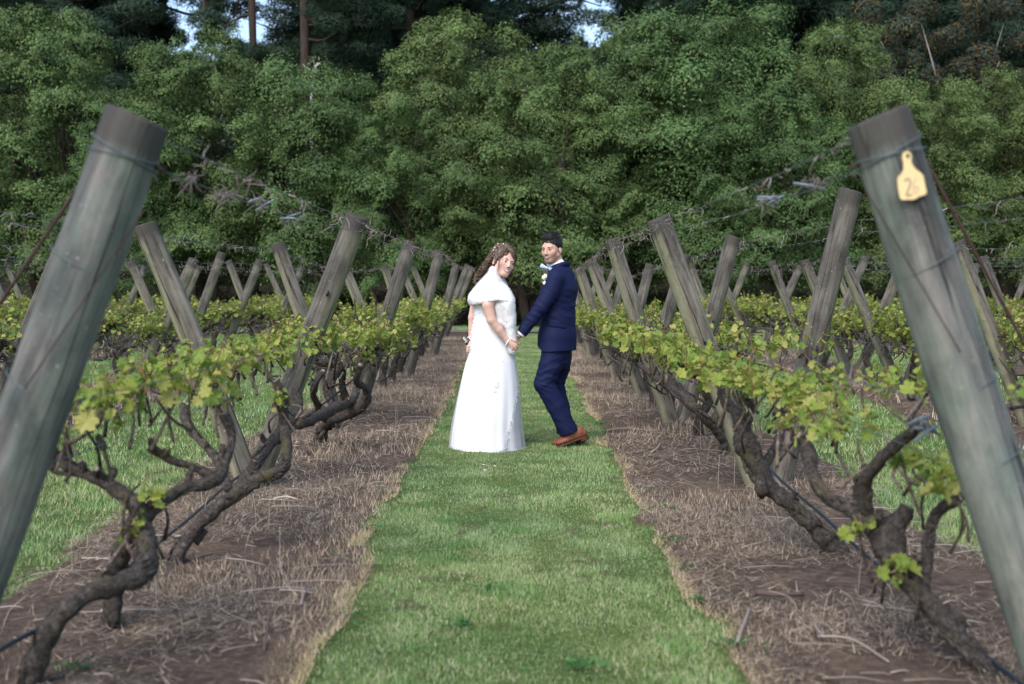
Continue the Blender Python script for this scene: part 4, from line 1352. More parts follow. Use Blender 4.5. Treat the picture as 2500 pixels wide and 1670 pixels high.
bp = [broadleaf_proto(500, 9.2, 2.9, 84, 200000), broadleaf_proto(501, 8.6, 3.0, 84, 200000), broadleaf_proto(502, 9.6, 2.7, 90, 200000), broadleaf_proto(503, 8.0, 3.1, 80, 200000)]
HBP = [9.2, 8.6, 9.6, 8.0]
def place_top(root, protoH, px, py, d, rot, wscale=1.0):
    """stand a tree at distance d so that its top reaches photo height py"""
    g = at(px, py, d)
    s = g.z / protoH
    root.location = (g.x, d, 0)
    root.scale = (s * wscale, s * wscale, s)
    root.rotation_euler = (0, 0, rot)
TREES = [
    (0, -210, 150, 39.1, 0.3, 1.0, 'at the far edge of the picture on the bride\'s side'),
    (2, 115, 25, 39.6, 1.2, 0.95, 'tall and rounded, filling the corner above the pale end post'),
    (1, 305, 260, 37.0, 4.2, 0.85, 'low in front of the gap above the pale end post'),
    (0, 490, 75, 38.6, 2.4, 0.95, 'with a rounded top under the sky gap'),
    (3, 770, 155, 38.2, 3.3, 0.95, 'lowest of the big crowns, in front of the pine trunk'),
    (1, 960, 250, 36.6, 5.0, 0.8, 'low bushy one filling the space above the thick cracked post'),
    (2, 1140, 35, 39.1, 5.9, 1.0, 'tall, directly above the bride'),
    (3, 1300, 150, 37.0, 0.9, 0.95, 'straight above the couple\'s heads'),
    (0, 1480, 60, 38.6, 1.7, 0.9, 'tall, just right of the couple under the far sky gap'),
    (1, 1735, -5, 39.6, 0.2, 1.05, 'tallest, reaching the top of the picture'),
    (3, 1880, 210, 36.8, 2.0, 0.9, 'low in front, above the thick dark post'),
    (2, 2050, 45, 39.2, 3.7, 0.75, 'narrow topped, behind the tagged post'),
    (1, 2250, 190, 37.8, 2.9, 0.95, 'below the rusty-leaved tree beside the tagged post'),
    (0, 2470, 170, 38.6, 4.6, 1.0, 'at the far edge of the picture on the groom\'s side'),
    (3, 2720, 120, 39.6, 1.1, 1.0, 'mostly outside the picture on the groom\'s side')]
usedb = set()
for (k, px, py, d, rot, ws, where) in TREES:
    if k in usedb:
        o = copy_tree(bp[k])
    else:
        o = bp[k]; usedb.add(k)
    place_top(o, HBP[k], px, py, d, rot, ws)
    tag(o, 'bushy green tree ' + where, 'tree', 'bushy trees behind the vineyard')

# ------------------------------------------------------------------ pines
def pine_proto(seed, H, leaves):
    r = np.random.default_rng(seed)
    mb = MB()
    q, rr = resample([(0, 0, -0.5), (r.normal(0, .15), r.normal(0, .15), H * 0.4), (r.normal(0, .3), r.normal(0, .3), H)], 24, [0.30, 0.23, 0.05])
    mb.put(*tube(q, rr, 12, 0.1, seed, 5))
    C, RD = [], []
    for k in range(56):
        z = H * (0.20 + 0.78 * (k + r.uniform()) / 56)
        a = r.uniform(0, 6.283)
        L = (H - z) * 0.30 + 1.3 + r.uniform(0, 1.4)
        c0 = np.array((0, 0, z - 0.3)); c1 = np.array((L * math.cos(a), L * math.sin(a), z + r.uniform(-0.2, 0.8)))
        limb(mb, c0, c1, 0.075, 0.02, r, 0.08, 6)
        for j in range(5):
            f = r.uniform(0.25, 1.08)
            C.append(c0 + (c1 - c0) * f + r.normal(0, 0.28, 3) + (0, 0, 0.1)); s = r.uniform(0.5, 0.95)
            RD.append((s * 1.15, s * 1.15, s * 0.55))
    C = np.array(C); RD = np.array(RD)
    V, F, col = leaf_cloud(r, C, RD, leaves, 0.26, 0.042, [(0.018, 0.038, 0.022), (0.030, 0.056, 0.032), (0.012, 0.026, 0.018)], None, 0.7, -0.6, True)
    root = empty('pine_tree')
    add('crown', mesh_from('crown', V, F, M['needle'], col, smooth=False), root)
    add('trunk', mb.mesh('trunk', M['treebark']), root)
    return root
pp = [pine_proto(600, 19, 190000), pine_proto(601, 22, 190000)]
usedp = set()
PINES = [
    (1, -60, 52, 0.2, 1.1, 'filling the top corner over the bride-side crowns'), (0, 180, 50, 1.4, 1.0, 'dark behind the tall rounded crown in the corner'),
    (1, 405, 55, 4.0, 0.95, 'just left of the sky gap'),
    (1, 900, 57, 3.1, 1.0, 'behind the straight brown trunk'), (0, 1010, 50, 0.5, 1.0, 'spreading boughs left of the bride\'s tall crown'),
    (1, 1160, 54, 5.2, 1.0, 'above the tall crown over the bride'), (0, 1640, 52, 1.9, 0.95, 'right of the small far sky gap'),
    (1, 1850, 53, 2.6, 1.05, 'between the tallest crown and the narrow one'), (0, 1960, 50, 3.9, 1.05, 'darkest, above the narrow topped crown'),
    (1, 2180, 54, 0.9, 1.1, 'behind the rusty-leaved tree'), (0, 2400, 52, 1.2, 1.1, 'at the top corner over the groom\'s side'), (1, 2620, 54, 4.8, 1.0, 'outside the corner on the groom\'s side'),
    (0, 60, 60, 2.0, 1.15, 'in the back rank above the tall rounded corner crown'), (1, 270, 62, 3.0, 1.0, 'in the back rank left of the sky gap'), (0, 950, 62, 0.4, 1.15, 'in the back rank over the low bushy crown'),
    (1, 1080, 60, 1.6, 1.1, 'in the back rank over the bride'), (1, 1760, 60, 3.3, 1.1, 'in the back rank over the tallest crown'), (0, 2080, 60, 5.5, 1.15, 'in the back rank over the tagged post'), (0, 2300, 62, 2.9, 1.15, 'in the back rank over the rusty-leaved tree')]
for (k, px, d, rot, s, where) in PINES:
    if k in usedp:
        o = copy_tree(pp[k])
    else:
        o = pp[k]; usedp.add(k)
    g = at(px, 300, d)
    o.location = (g.x, d, float(hill_z(g.x, d)) - 0.2)
    o.rotation_euler = (0, 0, rot)
    o.scale = (s, s, s)
    tag(o, 'tall dark pine ' + where, 'pine', 'dark pines behind the bushy trees')

# bare-trunked pine whose leaning limb crosses the sky gap
def gap_pine():
    r = np.random.default_rng(77)
    root = empty('pine_tree')
    d = 47.0
    g = at(618, 300, d)
    b = np.array((g.x, d, float(hill_z(g.x, d)) - 0.3))
    root.location = b
    mb = MB()
    q, rr = resample([(0, 0, 0), (0.05, 0, 6), (0.0, 0, 12), (-0.1, 0, 19)], 20, [0.2, 0.16, 0.14, 0.05])
    mb.put(*tube(q, rr, 12, 0.1, 4, 5))
    for (p0, p1, w) in (((612, 35), (540, 70), 0.10), ((570, 45), (585, 0), 0.07), ((500, 40), (495, -60), 0.13), ((618, -40), (700, -90), 0.08), ((618, -60), (520, -120), 0.08)):
        limb(mb, np.array(at(*p0, d)) - b, np.array(at(*p1, d)) - b, w * 0.7, w * 0.4, r, 0.05)
    add('trunk', mb.mesh('trunk', M['treebark']), root)
    C = np.array([np.array(at(px, py, d + r.normal(0, 1))) - b for px, py in ((520, 20), (545, -10), (530, 95), (575, 110), (660, 135), (500, 90), (620, 130), (560, -80), (480, -30), (500, 50), (540, 60))])
    RD = np.array([(0.6, 0.6, 0.32)] * len(C)) * r.uniform(0.7, 1.2, (len(C), 1))
    V, F, col = leaf_cloud(r, C, RD, 9000, 0.26, 0.03, [(0.018, 0.036, 0.020), (0.030, 0.052, 0.030)], None, 0.7, -0.6, True)
    add('crown', mesh_from('crown', V, F, M['needle'], col, smooth=False), root)
    tag(root, 'bare-trunked pine standing against the sky gap above the bushy trees', 'pine', 'dark pines behind the bushy trees')
gap_pine()
def straight_pine():
    r = np.random.default_rng(78)
    root = empty('pine_tree')
    d = 45.0
    g = at(745, 300, d)
    b = np.array((g.x, d, float(hill_z(g.x, d)) - 0.3))
    root.location = b
    mb = MB()
    q, rr = resample([(0, 0, 0), (0.03, 0, 6), (0.02, 0, 12), (0.1, 0, 18)], 20, [0.24, 0.20, 0.16, 0.05])
    mb.put(*tube(q, rr, 12, 0.1, 4, 5))
    C = []
    for k in range(60):
        px = r.uniform(690, 960); py = r.uniform(-250, 165)
        if px < 760 and py < 55: px += 80
        c = np.array(at(px, py, d + r.normal(0, 1.2))) - b
        C.append(c)
        if k % 4 == 0:
            limb(mb, (0, 0, c[2] - 0.4), c, 0.06, 0.02, r, 0.06, 6)
    limb(mb, np.array(at(745, 150, d)) - b, np.array(at(790, 140, d - .5)) - b, 0.05, 0.02, r, 0.1)
    add('trunk', mb.mesh('trunk', M['treebark']), root)
    C = np.array(C)
    RD = np.array([(0.8, 0.8, 0.42)] * len(C)) * r.uniform(0.7, 1.2, (len(C), 1))
    V, F, col = leaf_cloud(r, C, RD, 50000, 0.24, 0.03, [(0.020, 0.040, 0.022), (0.032, 0.056, 0.032)], None, 0.7, -0.6, True)
    add('crown', mesh_from('crown', V, F, M['needle'], col, smooth=False), root)
    tag(root, 'dark pine with a straight brown trunk rising between two bushy crowns', 'pine', 'dark pines behind the bushy trees')
straight_pine()

# rusty-tipped gum tree with bare pale branches in the upper corner
def gum():
    r = np.random.default_rng(88)
    d = 42.0
    root = empty('gum_tree')
    g = at(2330, 690, d)
    b = np.array((g.x, d, 0.0)); root.location = b
    C, RD, = [], []
    for px, py in ((2130, 40), (2180, 90), (2230, 30), (2290, 110), (2350, 60), (2400, 130), (2450, 40), (2480, 110), (2210, 160), (2280, 200), (2420, 200), (2340, 160), (2480, 220), (2150, 190), (2200, 250), (2260, 280), (2320, 300), (2500, 290), (2390, 20), (2440, 260)):
        for j in range(2):
            C.append(np.array(at(px + r.normal(0, 18), py + r.normal(0, 18), d + r.normal(0, 0.9))) - b); s = r.uniform(0.4, 0.7); RD.append((s, s, s * 0.8))
    C = np.array(C); RD = np.array(RD)
    V, F, col = leaf_cloud(r, C, RD, 42000, 0.12, 0.04, [(0.04, 0.055, 0.04), (0.055, 0.07, 0.05), (0.16, 0.085, 0.02), (0.035, 0.05, 0.035)], [0.35, 0.25, 0.12, 0.28], 0.7)
    add('crown', mesh_from('crown', V, F, M['broad'], col, smooth=False), root)
    mb = MB()
    top = np.array(at(2318, 440, d)) - b
    limb(mb, (0, 0, -0.2), top, 0.16, 0.07, r, 0.03)
    for p in ((2350, 330), (2400, 270), (2440, 150), (2340, 270), (2385, 220)):
        limb(mb, top, np.array(at(*p, d - 0.9)) - b, 0.045, 0.012, r, 0.06)
    for px, py in ((2150, 100), (2250, 60), (2450, 60), (2480, 200)):
        limb(mb, top, np.array(at(px, py, d)) - b, 0.06, 0.015, r, 0.05)
    add('trunk', mb.mesh('trunk', M['palebark']), root)
    tag(root, 'grey-green gum tree with rusty orange tips and bare pale branches in the upper corner', 'tree')
gum()

def dead_sapling(pts, label):
    d = 41.5
    P = [np.array(at(x, y, d)) for x, y in pts]
    b = np.array((P[0][0], d, float(hill_z(P[0][0], d))))
    mb = MB(); r = np.random.default_rng(3)
    q, rr = resample([b * [1, 1, 1] * 1.0] + P, 16, [0.07] + [0.06] * (len(P) - 1) + [0.02])
    mb.put(*tube(q - b, rr, 8, 0.15, 2, 5))
    for k in range(4):
        a = q[8 + k] - b
        limb(mb, a, a + np.array((r.normal(0, .4), 0, r.uniform(.2, .6))), 0.02, 0.006, r)
    o = add('dead_sapling', mb.mesh('dead_sapling', plain_mat('bleached_wood', (0.42, 0.40, 0.40), 0.9)), loc=b)
    tag(o, label, 'dead tree', 'bleached dead saplings')
dead_sapling([(713, 420), (712, 240), (716, 205), (709, 172)], 'bleached dead sapling between crowns at the foot of the straight pine trunk')
dead_sapling([(760, 400), (762, 200), (768, 168), (784, 152)], 'curved bleached dead sapling just right of the straight pine trunk')

# far wooded ridge seen through the sky gaps
def far_wood():
    r = np.random.default_rng(90)
    C, RD = [], []
    for k in range(260):
        d = r.uniform(120, 165); px = r.uniform(-200, 2700)
        x = at(px, 300, d).x
        z = float(hill_z(x, d)) + r.uniform(-2.0, 3.5)
        s = r.uniform(2.2, 4.2)
        C.append((x, d, z)); RD.append((s, s, s * 0.9))
    for k in range(150):
        d = r.uniform(62, 110); px = r.uniform(-200, 2700)
        x = at(px, 300, d).x
        z = float(hill_z(x, d)) + r.uniform(0.0, 2.0)
        s = r.uniform(1.6, 3.0)
        C.append((x, d, z)); RD.append((s, s, s * 0.9))
    V, F, col = leaf_cloud(r, np.array(C), np.array(RD), 200000, 0.55, 0.26, [(0.07, 0.09, 0.06), (0.09, 0.11, 0.07), (0.05, 0.07, 0.05)], None, 0)
    o = add('far_wood', mesh_from('far_wood', V, F, M['broad'], col, smooth=False))
    tag(o, 'far grey-green wood covering the ridge, seen through the sky gaps', 'wood', kind='stuff')
far_wood()

# dark undergrowth at the foot of the trees
def undergrowth():
    r = np.random.default_rng(91)
    C, RD = [], []
    for k in range(120):
        d = r.uniform(38.5, 42); x = r.uniform(-21, 21)
        s = r.uniform(0.35, 0.8)
        C.append((x, d, s * 0.5)); RD.append((s * 1.2, s, s))
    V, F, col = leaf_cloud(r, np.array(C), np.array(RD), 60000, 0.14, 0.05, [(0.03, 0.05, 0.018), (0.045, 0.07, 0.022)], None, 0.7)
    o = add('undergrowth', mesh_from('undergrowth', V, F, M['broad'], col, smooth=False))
    tag(o, 'dark shaded undergrowth at the foot of the bushy trees', 'undergrowth', kind='stuff')
undergrowth()

# ------------------------------------------------------------------ figures: smooth blended volumes turned into one skin
class Field:
    """signed distances on a grid; shapes melt into each other with radius k"""
    def __init__(s, lo, hi, h):
        s.lo = np.array(lo, float); s.h = h
        s.n = np.ceil((np.array(hi) - s.lo) / h).astype(int) + 1
        s.ax = [s.lo[i] + h * np.arange(s.n[i]) for i in range(3)]
        s.f = np.full(tuple(s.n), 0.5, np.float32)
    def _slice(s, lo, hi):
        a = np.clip(np.floor((np.array(lo) - s.lo) / s.h).astype(int), 0, s.n)
        b = np.clip(np.ceil((np.array(hi) - s.lo) / s.h).astype(int) + 1, 0, s.n)
        return tuple(slice(int(i), int(j)) for i, j in zip(a, b))
    def _apply(s, lo, hi, fn, k, op):
        m = k + 0.03
        sl = s._slice(np.array(lo) - m, np.array(hi) + m)
        X = s.ax[0][sl[0]][:, None, None]; Y = s.ax[1][sl[1]][None, :, None]; Z = s.ax[2][sl[2]][None, None, :]
        if 0 in (X.size, Y.size, Z.size): return
        d = fn(X, Y, Z)
        c = s.f[sl]
        if op == 'add':
            if k > 0:
                hh = np.clip(0.5 + 0.5 * (c - d) / k, 0, 1)
                s.f[sl] = c * (1 - hh) + d * hh - k * hh * (1 - hh)
            else:
                s.f[sl] = np.minimum(c, d)
        else:
            d = -d
            hh = np.clip(0.5 - 0.5 * (c - d) / max(k, 1e-4), 0, 1)
            s.f[sl] = c * (1 - hh) + d * hh + k * hh * (1 - hh)
    def cone(s, a, b, ra, rb, k=0.02, op='add'):
        a = np.array(a, float); b = np.array(b, float)
        ab = b - a; L2 = ab.dot(ab) + 1e-12; R_ = max(ra, rb)
        def fn(X, Y, Z):
            px, py, pz = X - a[0], Y - a[1], Z - a[2]
            t = np.clip((px * ab[0] + py * ab[1] + pz * ab[2]) / L2, 0, 1)
            return np.sqrt((px - ab[0] * t) ** 2 + (py - ab[1] * t) ** 2 + (pz - ab[2] * t) ** 2) - (ra + (rb - ra) * t)
        s._apply(np.minimum(a, b) - R_, np.maximum(a, b) + R_, fn, k, op)
    def chain(s, pts, rad, k=0.02, op='add'):
        for i in range(len(pts) - 1):
            s.cone(pts[i], pts[i + 1], rad[i], rad[i + 1], k if i == 0 else 0.012, op)
    def ell(s, c, r, A=None, k=0.02, op='add'):
        c = np.array(c, float); r = np.array(r, float); A = np.eye(3) if A is None else np.array(A)
        ext = np.sqrt(((A * r) ** 2).sum(axis=1))
        def fn(X, Y, Z):
            px, py, pz = X - c[0], Y - c[1], Z - c[2]
            q = [(px * A[0, i] + py * A[1, i] + pz * A[2, i]) for i in range(3)]
            k0 = np.sqrt(sum((q[i] / r[i]) ** 2 for i in range(3))) + 1e-9
            k1 = np.sqrt(sum((q[i] / r[i] ** 2) ** 2 for i in range(3))) + 1e-9
            return k0 * (k0 - 1) / k1
        s._apply(c - ext, c + ext, fn, k, op)
    def etube(s, a, b, ra, rb, u, k=0.02):
        """tube whose cross-section is an ellipse: radii (along u, across u)"""
        a = np.array(a, float); b = np.array(b, float)
        ab = b - a; L = np.linalg.norm(ab); t_ = ab / L
        u = np.array(u, float); u = u - t_ * u.dot(t_); u /= np.linalg.norm(u); w = np.cross(t_, u)
        R_ = max(*ra, *rb)
        def fn(X, Y, Z):
            px, py, pz = X - a[0], Y - a[1], Z - a[2]
            l = px * t_[0] + py * t_[1] + pz * t_[2]
            t = np.clip(l / L, 0, 1)
            e = l - t * L
            pu = px * u[0] + py * u[1] + pz * u[2]; pw = px * w[0] + py * w[1] + pz * w[2]
            ru = ra[0] + (rb[0] - ra[0]) * t; rw = ra[1] + (rb[1] - ra[1]) * t
            m = np.minimum(ru, rw)
            q = np.sqrt((pu / ru) ** 2 + (pw / rw) ** 2 + (e / m) ** 2)
            return (q - 1) * m
        s._apply(np.minimum(a, b) - R_, np.maximum(a, b) + R_, fn, k, 'add')
    def cut(s, p, n):
        """remove everything on the side n points to"""
        n = np.array(n, float); n /= np.linalg.norm(n)
        X = s.ax[0][:, None, None]; Y = s.ax[1][None, :, None]; Z = s.ax[2][None, None, :]
        d = (X - p[0]) * n[0] + (Y - p[1]) * n[1] + (Z - p[2]) * n[2]
        s.f = np.maximum(s.f, d.astype(np.float32))
    def value(s, P):
        g = (np.asarray(P) - s.lo) / s.h
        i = np.clip(np.floor(g).astype(int), 0, s.n - 2); t = g - i
        o = 0
        for dx in (0, 1):
            for dy in (0, 1):
                for dz in (0, 1):
                    w = (t[..., 0] if dx else 1 - t[..., 0]) * (t[..., 1] if dy else 1 - t[..., 1]) * (t[..., 2] if dz else 1 - t[..., 2])
                    o = o + w * s.f[i[..., 0] + dx, i[..., 1] + dy, i[..., 2] + dz]
        return o
    def grad(s, P):
        e = s.h; P = np.asarray(P, float)
        g = np.stack([s.value(P + d) - s.value(P - d) for d in np.eye(3) * e], -1)
        return g / (np.linalg.norm(g, axis=-1)[..., None] + 1e-9)
    def hit(s, o, d, L=1.5):
        """first point of the skin along the ray o + t d"""
        o = np.array(o, float); d = np.array(d, float); d /= np.linalg.norm(d)
        t = np.arange(0, L, 0.002)
        P = o + t[:, None] * d
        inside = ((P > s.lo) & (P < s.lo + s.h * (s.n - 1))).all(axis=1)
        v = np.where(inside, s.value(np.clip(P, s.lo, s.lo + s.h * (s.n - 1.001))), 1)
        j = np.argmax(v < 0)
        return P[j] if v[j] < 0 else None
    def skin(s):
        """surface nets: one quad skin round the volume"""
        f = s.f; b = f < 0
        nx, ny, nz = f.shape
        cnt = np.zeros((nx - 1, ny - 1, nz - 1), np.int8)
        for dx in (0, 1):
            for dy in (0, 1):
                for dz in (0, 1):
                    cnt += b[dx:nx - 1 + dx, dy:ny - 1 + dy, dz:nz - 1 + dz]
        ci, cj, ck = np.nonzero((cnt > 0) & (cnt < 8))
        idx = np.full(cnt.shape, -1, np.int32)
        idx[ci, cj, ck] = np.arange(len(ci))
        acc = np.zeros((len(ci), 3)); num = np.zeros(len(ci))
        cor = [(0, 0, 0), (1, 0, 0), (0, 1, 0), (1, 1, 0), (0, 0, 1), (1, 0, 1), (0, 1, 1), (1, 1, 1)]
        for p in range(8):
            for q in range(p + 1, 8):
                if sum(abs(cor[p][i] - cor[q][i]) for i in range(3)) != 1: continue
                fp = f[ci + cor[p][0], cj + cor[p][1], ck + cor[p][2]]; fq = f[ci + cor[q][0], cj + cor[q][1], ck + cor[q][2]]
                m = (fp < 0) != (fq < 0)
                t = np.where(m, fp / np.where(np.abs(fp - fq) < 1e-12, 1, fp - fq), 0)
                for i in range(3):
                    acc[:, i] += m * (cor[p][i] + t * (cor[q][i] - cor[p][i]))
                num += m
        V = s.lo + s.h * (np.stack([ci, cj, ck], -1) + acc / num[:, None])
        Fs = []
        for axs in range(3):
            u, w = (axs + 1) % 3, (axs + 2) % 3
            sl0 = [slice(1, -1)] * 3; sl1 = [slice(1, -1)] * 3
            sl0[axs] = slice(0, -1); sl1[axs] = slice(1, None)
            A_, B_ = b[tuple(sl0)], b[tuple(sl1)]
            e = np.stack(np.nonzero(A_ != B_), -1)
            if not len(e): continue
            neg = A_[tuple(e.T)]
            base = e.copy(); base[:, u] += 1; base[:, w] += 1       # node index
            def cell(du, dw):
                c = base.copy(); c[:, u] += du; c[:, w] += dw
                return idx[tuple(c.T)]
            q = np.stack([cell(-1, -1), cell(0, -1), cell(0, 0), cell(-1, 0)], -1)
            q[~neg] = q[~neg][:, ::-1]
            Fs.append(q[(q >= 0).all(axis=1)])
        return V, np.concatenate(Fs)

def Z1(zx, zy, D): return np.array(at(1050 + zx / 2.614, 530 + zy / 2.614, D))      # close-up frame of the couple
def Z2(zx, zy, D): return np.array(at(1120 + zx / 7.3375, 560 + zy / 7.3375, D))    # close-up frame of the two heads
def Z3(zx, zy, D): return np.array(at(1120 + zx / 7.3375, 740 + zy / 7.3375, D))    # close-up frame of the hands

def skin_material():
    m, nt, b = new_mat('skin')
    n = noise_tex(nt, coords(nt), 120, 4, 0.6)
    g = ramp(nt, n, [(0.3, (0.93, 0.92, 0.92)), (0.7, (1.05, 1.04, 1.04))])
    nt.links.new(mix(nt, attr(nt), g, 1.0, 'MULTIPLY'), b.inputs['Base Color'])
    b.inputs['Roughness'].default_value = 0.5
    b.inputs['Specular IOR Level'].default_value = 0.35
    b.inputs['Subsurface Weight'].default_value = 0.12
    b.inputs['Subsurface Radius'].default_value = (0.012, 0.004, 0.002)
    b.inputs['Subsurface Scale'].default_value = 1.0
    return m
M['skin'] = skin_material()

def cloth_mat(name, color, rough=0.75, sheen=0.3, weave=900, spec=0.3):
    m, nt, b = new_mat(name)
    n = noise_tex(nt, coords(nt, 'Object', (1, 1, 0.35)), 260, 3, 0.6)
    c = ramp(nt, n, [(0.3, tuple(x * 0.86 for x in color)), (0.7, tuple(min(1, x * 1.12) for x in color))])
    nt.links.new(c, b.inputs['Base Color'])
    b.inputs['Roughness'].default_value = rough
    b.inputs['Specular IOR Level'].default_value = spec
    b.inputs['Sheen Weight'].default_value = sheen
    bump(nt, b, n, 0.15, 0.002)
    return m
M['suit'] = cloth_mat('navy_wool', (0.008, 0.012, 0.050), 0.7, 0.0, 900, 0.15)
M['shirt'] = cloth_mat('white_cotton', (0.80, 0.80, 0.82), 0.8, 0.1)
M['bow'] = cloth_mat('pale_blue_silk', (0.42, 0.55, 0.75), 0.45, 0.1)
M['leather'] = plain_mat('tan_leather', (0.20, 0.066, 0.032), 0.5, 0.4, 0.3, 40, 0, 0.15)
M['sole'] = plain_mat('shoe_sole', (0.075, 0.038, 0.026), 0.6, 0.3, 0.25, 60)
M['black'] = plain_mat('dark_thread', (0.008, 0.008, 0.014), 0.6)
M['hair_black'] = tint_mat('black_hair', 0.6, 0.25, 0.35, 90)
M['hair_brown'] = tint_mat('brown_hair', 0.45, 0.45, 0.35, 90)
M['eye_white'] = plain_mat('eye_white', (0.62, 0.58, 0.56), 0.25, 0.5, 0.03)
M['iris'] = plain_mat('dark_iris', (0.018, 0.010, 0.007), 0.15, 0.6, 0.1)
M['teeth'] = plain_mat('teeth', (0.80, 0.77, 0.72), 0.3, 0.5, 0.04)

def frame_from(fwd_xy, pitch=0.0, roll=0.0):
    """columns: person's left, forward, up"""
    f = Vector((fwd_xy[0], fwd_xy[1], 0)).normalized()
    lft = Vector((0, 0, 1)).cross(f)
    Mx = Matrix((lft, f, Vector((0, 0, 1)))).transposed()
    Mx = Mx @ Matrix.Rotation(pitch, 3, 'X') @ Matrix.Rotation(roll, 3, 'Y')
    return np.array(Mx)

def head_volume(F, o, A, s, fem):
    """head in its own frame: x to the person's left, y forward, z up, origin between the ears at eye height"""
    def w(x, y, z): return o + A @ (np.array((x, y, z)) * s)
    F.ell(w(0, -.014, .036), np.array((.076, .097, .084)) * s, A, 0.0)
    F.ell(w(0, .030, -.032), np.array((.062, .062, .080)) * s, A, 0.03)
    F.ell(w(0, .064, -.098 if not fem else -.094), np.array((.024, .020, .019) if not fem else (.018, .018, .016)) * s, A, 0.024)
    for sx in (-1, 1):
        F.cone(w(sx * .056, .0, -.052), w(sx * .020, .060, -.098), (.016 if not fem else .012) * s, .014 * s, 0.022)
        F.ell(w(sx * .040, .060, -.024), np.array((.022, .020, .020)) * s, A, 0.022)
        F.ell(w(sx * .079, -.012, -.014), np.array((.007, .016, .026)) * s, A @ np.array(Matrix.Rotation(sx * 0.35, 3, 'Z')), 0.006)
    F.cone(w(-.036, .078, .020), w(.036, .078, .020), .012 * s, .012 * s, 0.016)
    for sx in (-1, 1):
        F.ell(w(sx * .031, .101, -.001), np.array((.017, .015, .0105)) * s, A, 0.008, 'sub')
        F.ell(w(sx * .031, .0785, -.002), np.array((.0135, .0120, .0115)) * s, A, 0.002)
    F.cone(w(0, .090, .006), w(0, .1085 if not fem else .103, -.032), .0075 * s, (.0115 if not fem else .0095) * s, 0.010)
    for sx in (-1, 1):
        F.ell(w(sx * .0115, .1005, -.037), np.array((.0075, .0095, .0075)) * s * (0.8 if fem else 1), A, 0.006)
    for sx in (() if fem else (-1, 1)):
        F.cone(w(0, .0935, -.0605), w(sx * .022, .083, -.063 if not fem else -.058), .0060 * s, .004 * s, 0.005)
        F.cone(w(0, .0925, -.0725), w(sx * .021, .082, -.066 if not fem else -.061), .0065 * s, .004 * s, 0.005)
    return w

def patch(name, F, w, A, s, outline, mat, parent, base, lift=0.0012, rings=3, tint=None):
    """small flat piece of the face laid on the skin; outline in head coordinates (x, z)"""
    out = np.array(outline, float)
    c = out.mean(axis=0)
    pts = [c] + [c + (p - c) * k / rings for k in range(1, rings + 1) for p in out]
    V = []
    for (x, z) in pts:
        o = w(x, 0.16, z); d = -A[:, 1]
        h = F.hit(o, d, 0.2)
        if h is None: h = w(x, 0.08, z)
        V.append(h + A[:, 1] * lift - base)
    n = len(out)
    Fc = [(0, 1 + j, 1 + (j + 1) % n) for j in range(n)]
    for k in range(rings - 1):
        a = 1 + k * n; b2 = 1 + (k + 1) * n
        Fc += [(a + j, b2 + j, b2 + (j + 1) % n, a + (j + 1) % n) for j in range(n)]
    return add(name, mesh_from(name, V, Fc, mat, np.tile(np.array(tint if tint is not None else (1, 1, 1)), (len(V), 1))), parent)

def oval(cx, cz, rx, rz, n=14, tilt=0.0):
    a = np.linspace(0, 2 * np.pi, n, endpoint=False)
    x, z = rx * np.cos(a), rz * np.sin(a)
    return [(cx + p * math.cos(tilt) - q * math.sin(tilt), cz + p * math.sin(tilt) + q * math.cos(tilt)) for p, q in zip(x, z)]

def face_features(F, w, A, s, root, base, fem, look):
    lipc = (0.50, 0.16, 0.15) if fem else (0.34, 0.15, 0.13)
    lm = tint_mat('lips', 0.4, 0.4); bm = M['hair_brown'] if fem else M['hair_black']
    bt = (0.06, 0.03, 0.02) if fem else (0.014, 0.011, 0.010)
    for sx in (-1, 1):
        e = patch('eye', F, w, A, s, oval(sx * .031, -.003, .0128, .0046 if fem else .0046, 14, sx * 0.06), M['eye_white'], root, base, 0.0010)
        patch('iris', F, w, A, s, oval(sx * .031 + look, -.0028, .0066, .0048, 12), M['iris'], e, np.zeros(3) + base, 0.0018)
        lash = [(sx * .0165, -.002), (sx * .024, .0045), (sx * .032, .0060), (sx * .040, .0042), (sx * .0485, -.001), (sx * .040, .0008), (sx * .032, .0014), (sx * .024, .0008)]
        patch('eyelashes', F, w, A, s, lash, bm, root, base, 0.0022, 1, bt)
        br = [(sx * .014, .0150), (sx * .025, .0215), (sx * .038, .0225), (sx * .051, .0155), (sx * .038, .0165 if fem else .0150), (sx * .025, .0150 if fem else .0125), (sx * .0145, .0090)]
        patch('eyebrow', F, w, A, s, br, bm, root, base, 0.0018, 2, bt)
    if fem:
        mouth = [(-.030, -.0515), (-.018, -.0555), (-.008, -.0575), (0, -.0585), (.008, -.0575), (.018, -.0555), (.030, -.0515), (.024, -.067), (.013, -.0775), (0, -.0815), (-.013, -.0775), (-.024, -.067)]
        patch('lips', F, w, A, s, mouth, lm, root, base, 0.0022, 2, lipc)
        teeth = [(-.025, -.0550), (-.012, -.0600), (0, -.0615), (.012, -.0600), (.025, -.0550), (.019, -.0660), (.009, -.0720), (0, -.0735), (-.009, -.0720), (-.019, -.0660)]
        patch('teeth', F, w, A, s, teeth, M['teeth'], root, base, 0.0042, 2)
    else:
        mouth = [(-.024, -.0645), (-.012, -.0600), (-.004, -.0585), (0, -.0595), (.004, -.0585), (.012, -.0600), (.024, -.0645), (.014, -.0730), (0, -.0770), (-.014, -.0730)]
        patch('lips', F, w, A, s, mouth, lm, root, base, 0.0018, 2, lipc)
        gap = [(-.013, -.0660), (0, -.0648), (.013, -.0660), (.007, -.0680), (0, -.0684), (-.007, -.0680)]
        patch('teeth', F, w, A, s, gap, M['teeth'], root, base, 0.0040, 1)

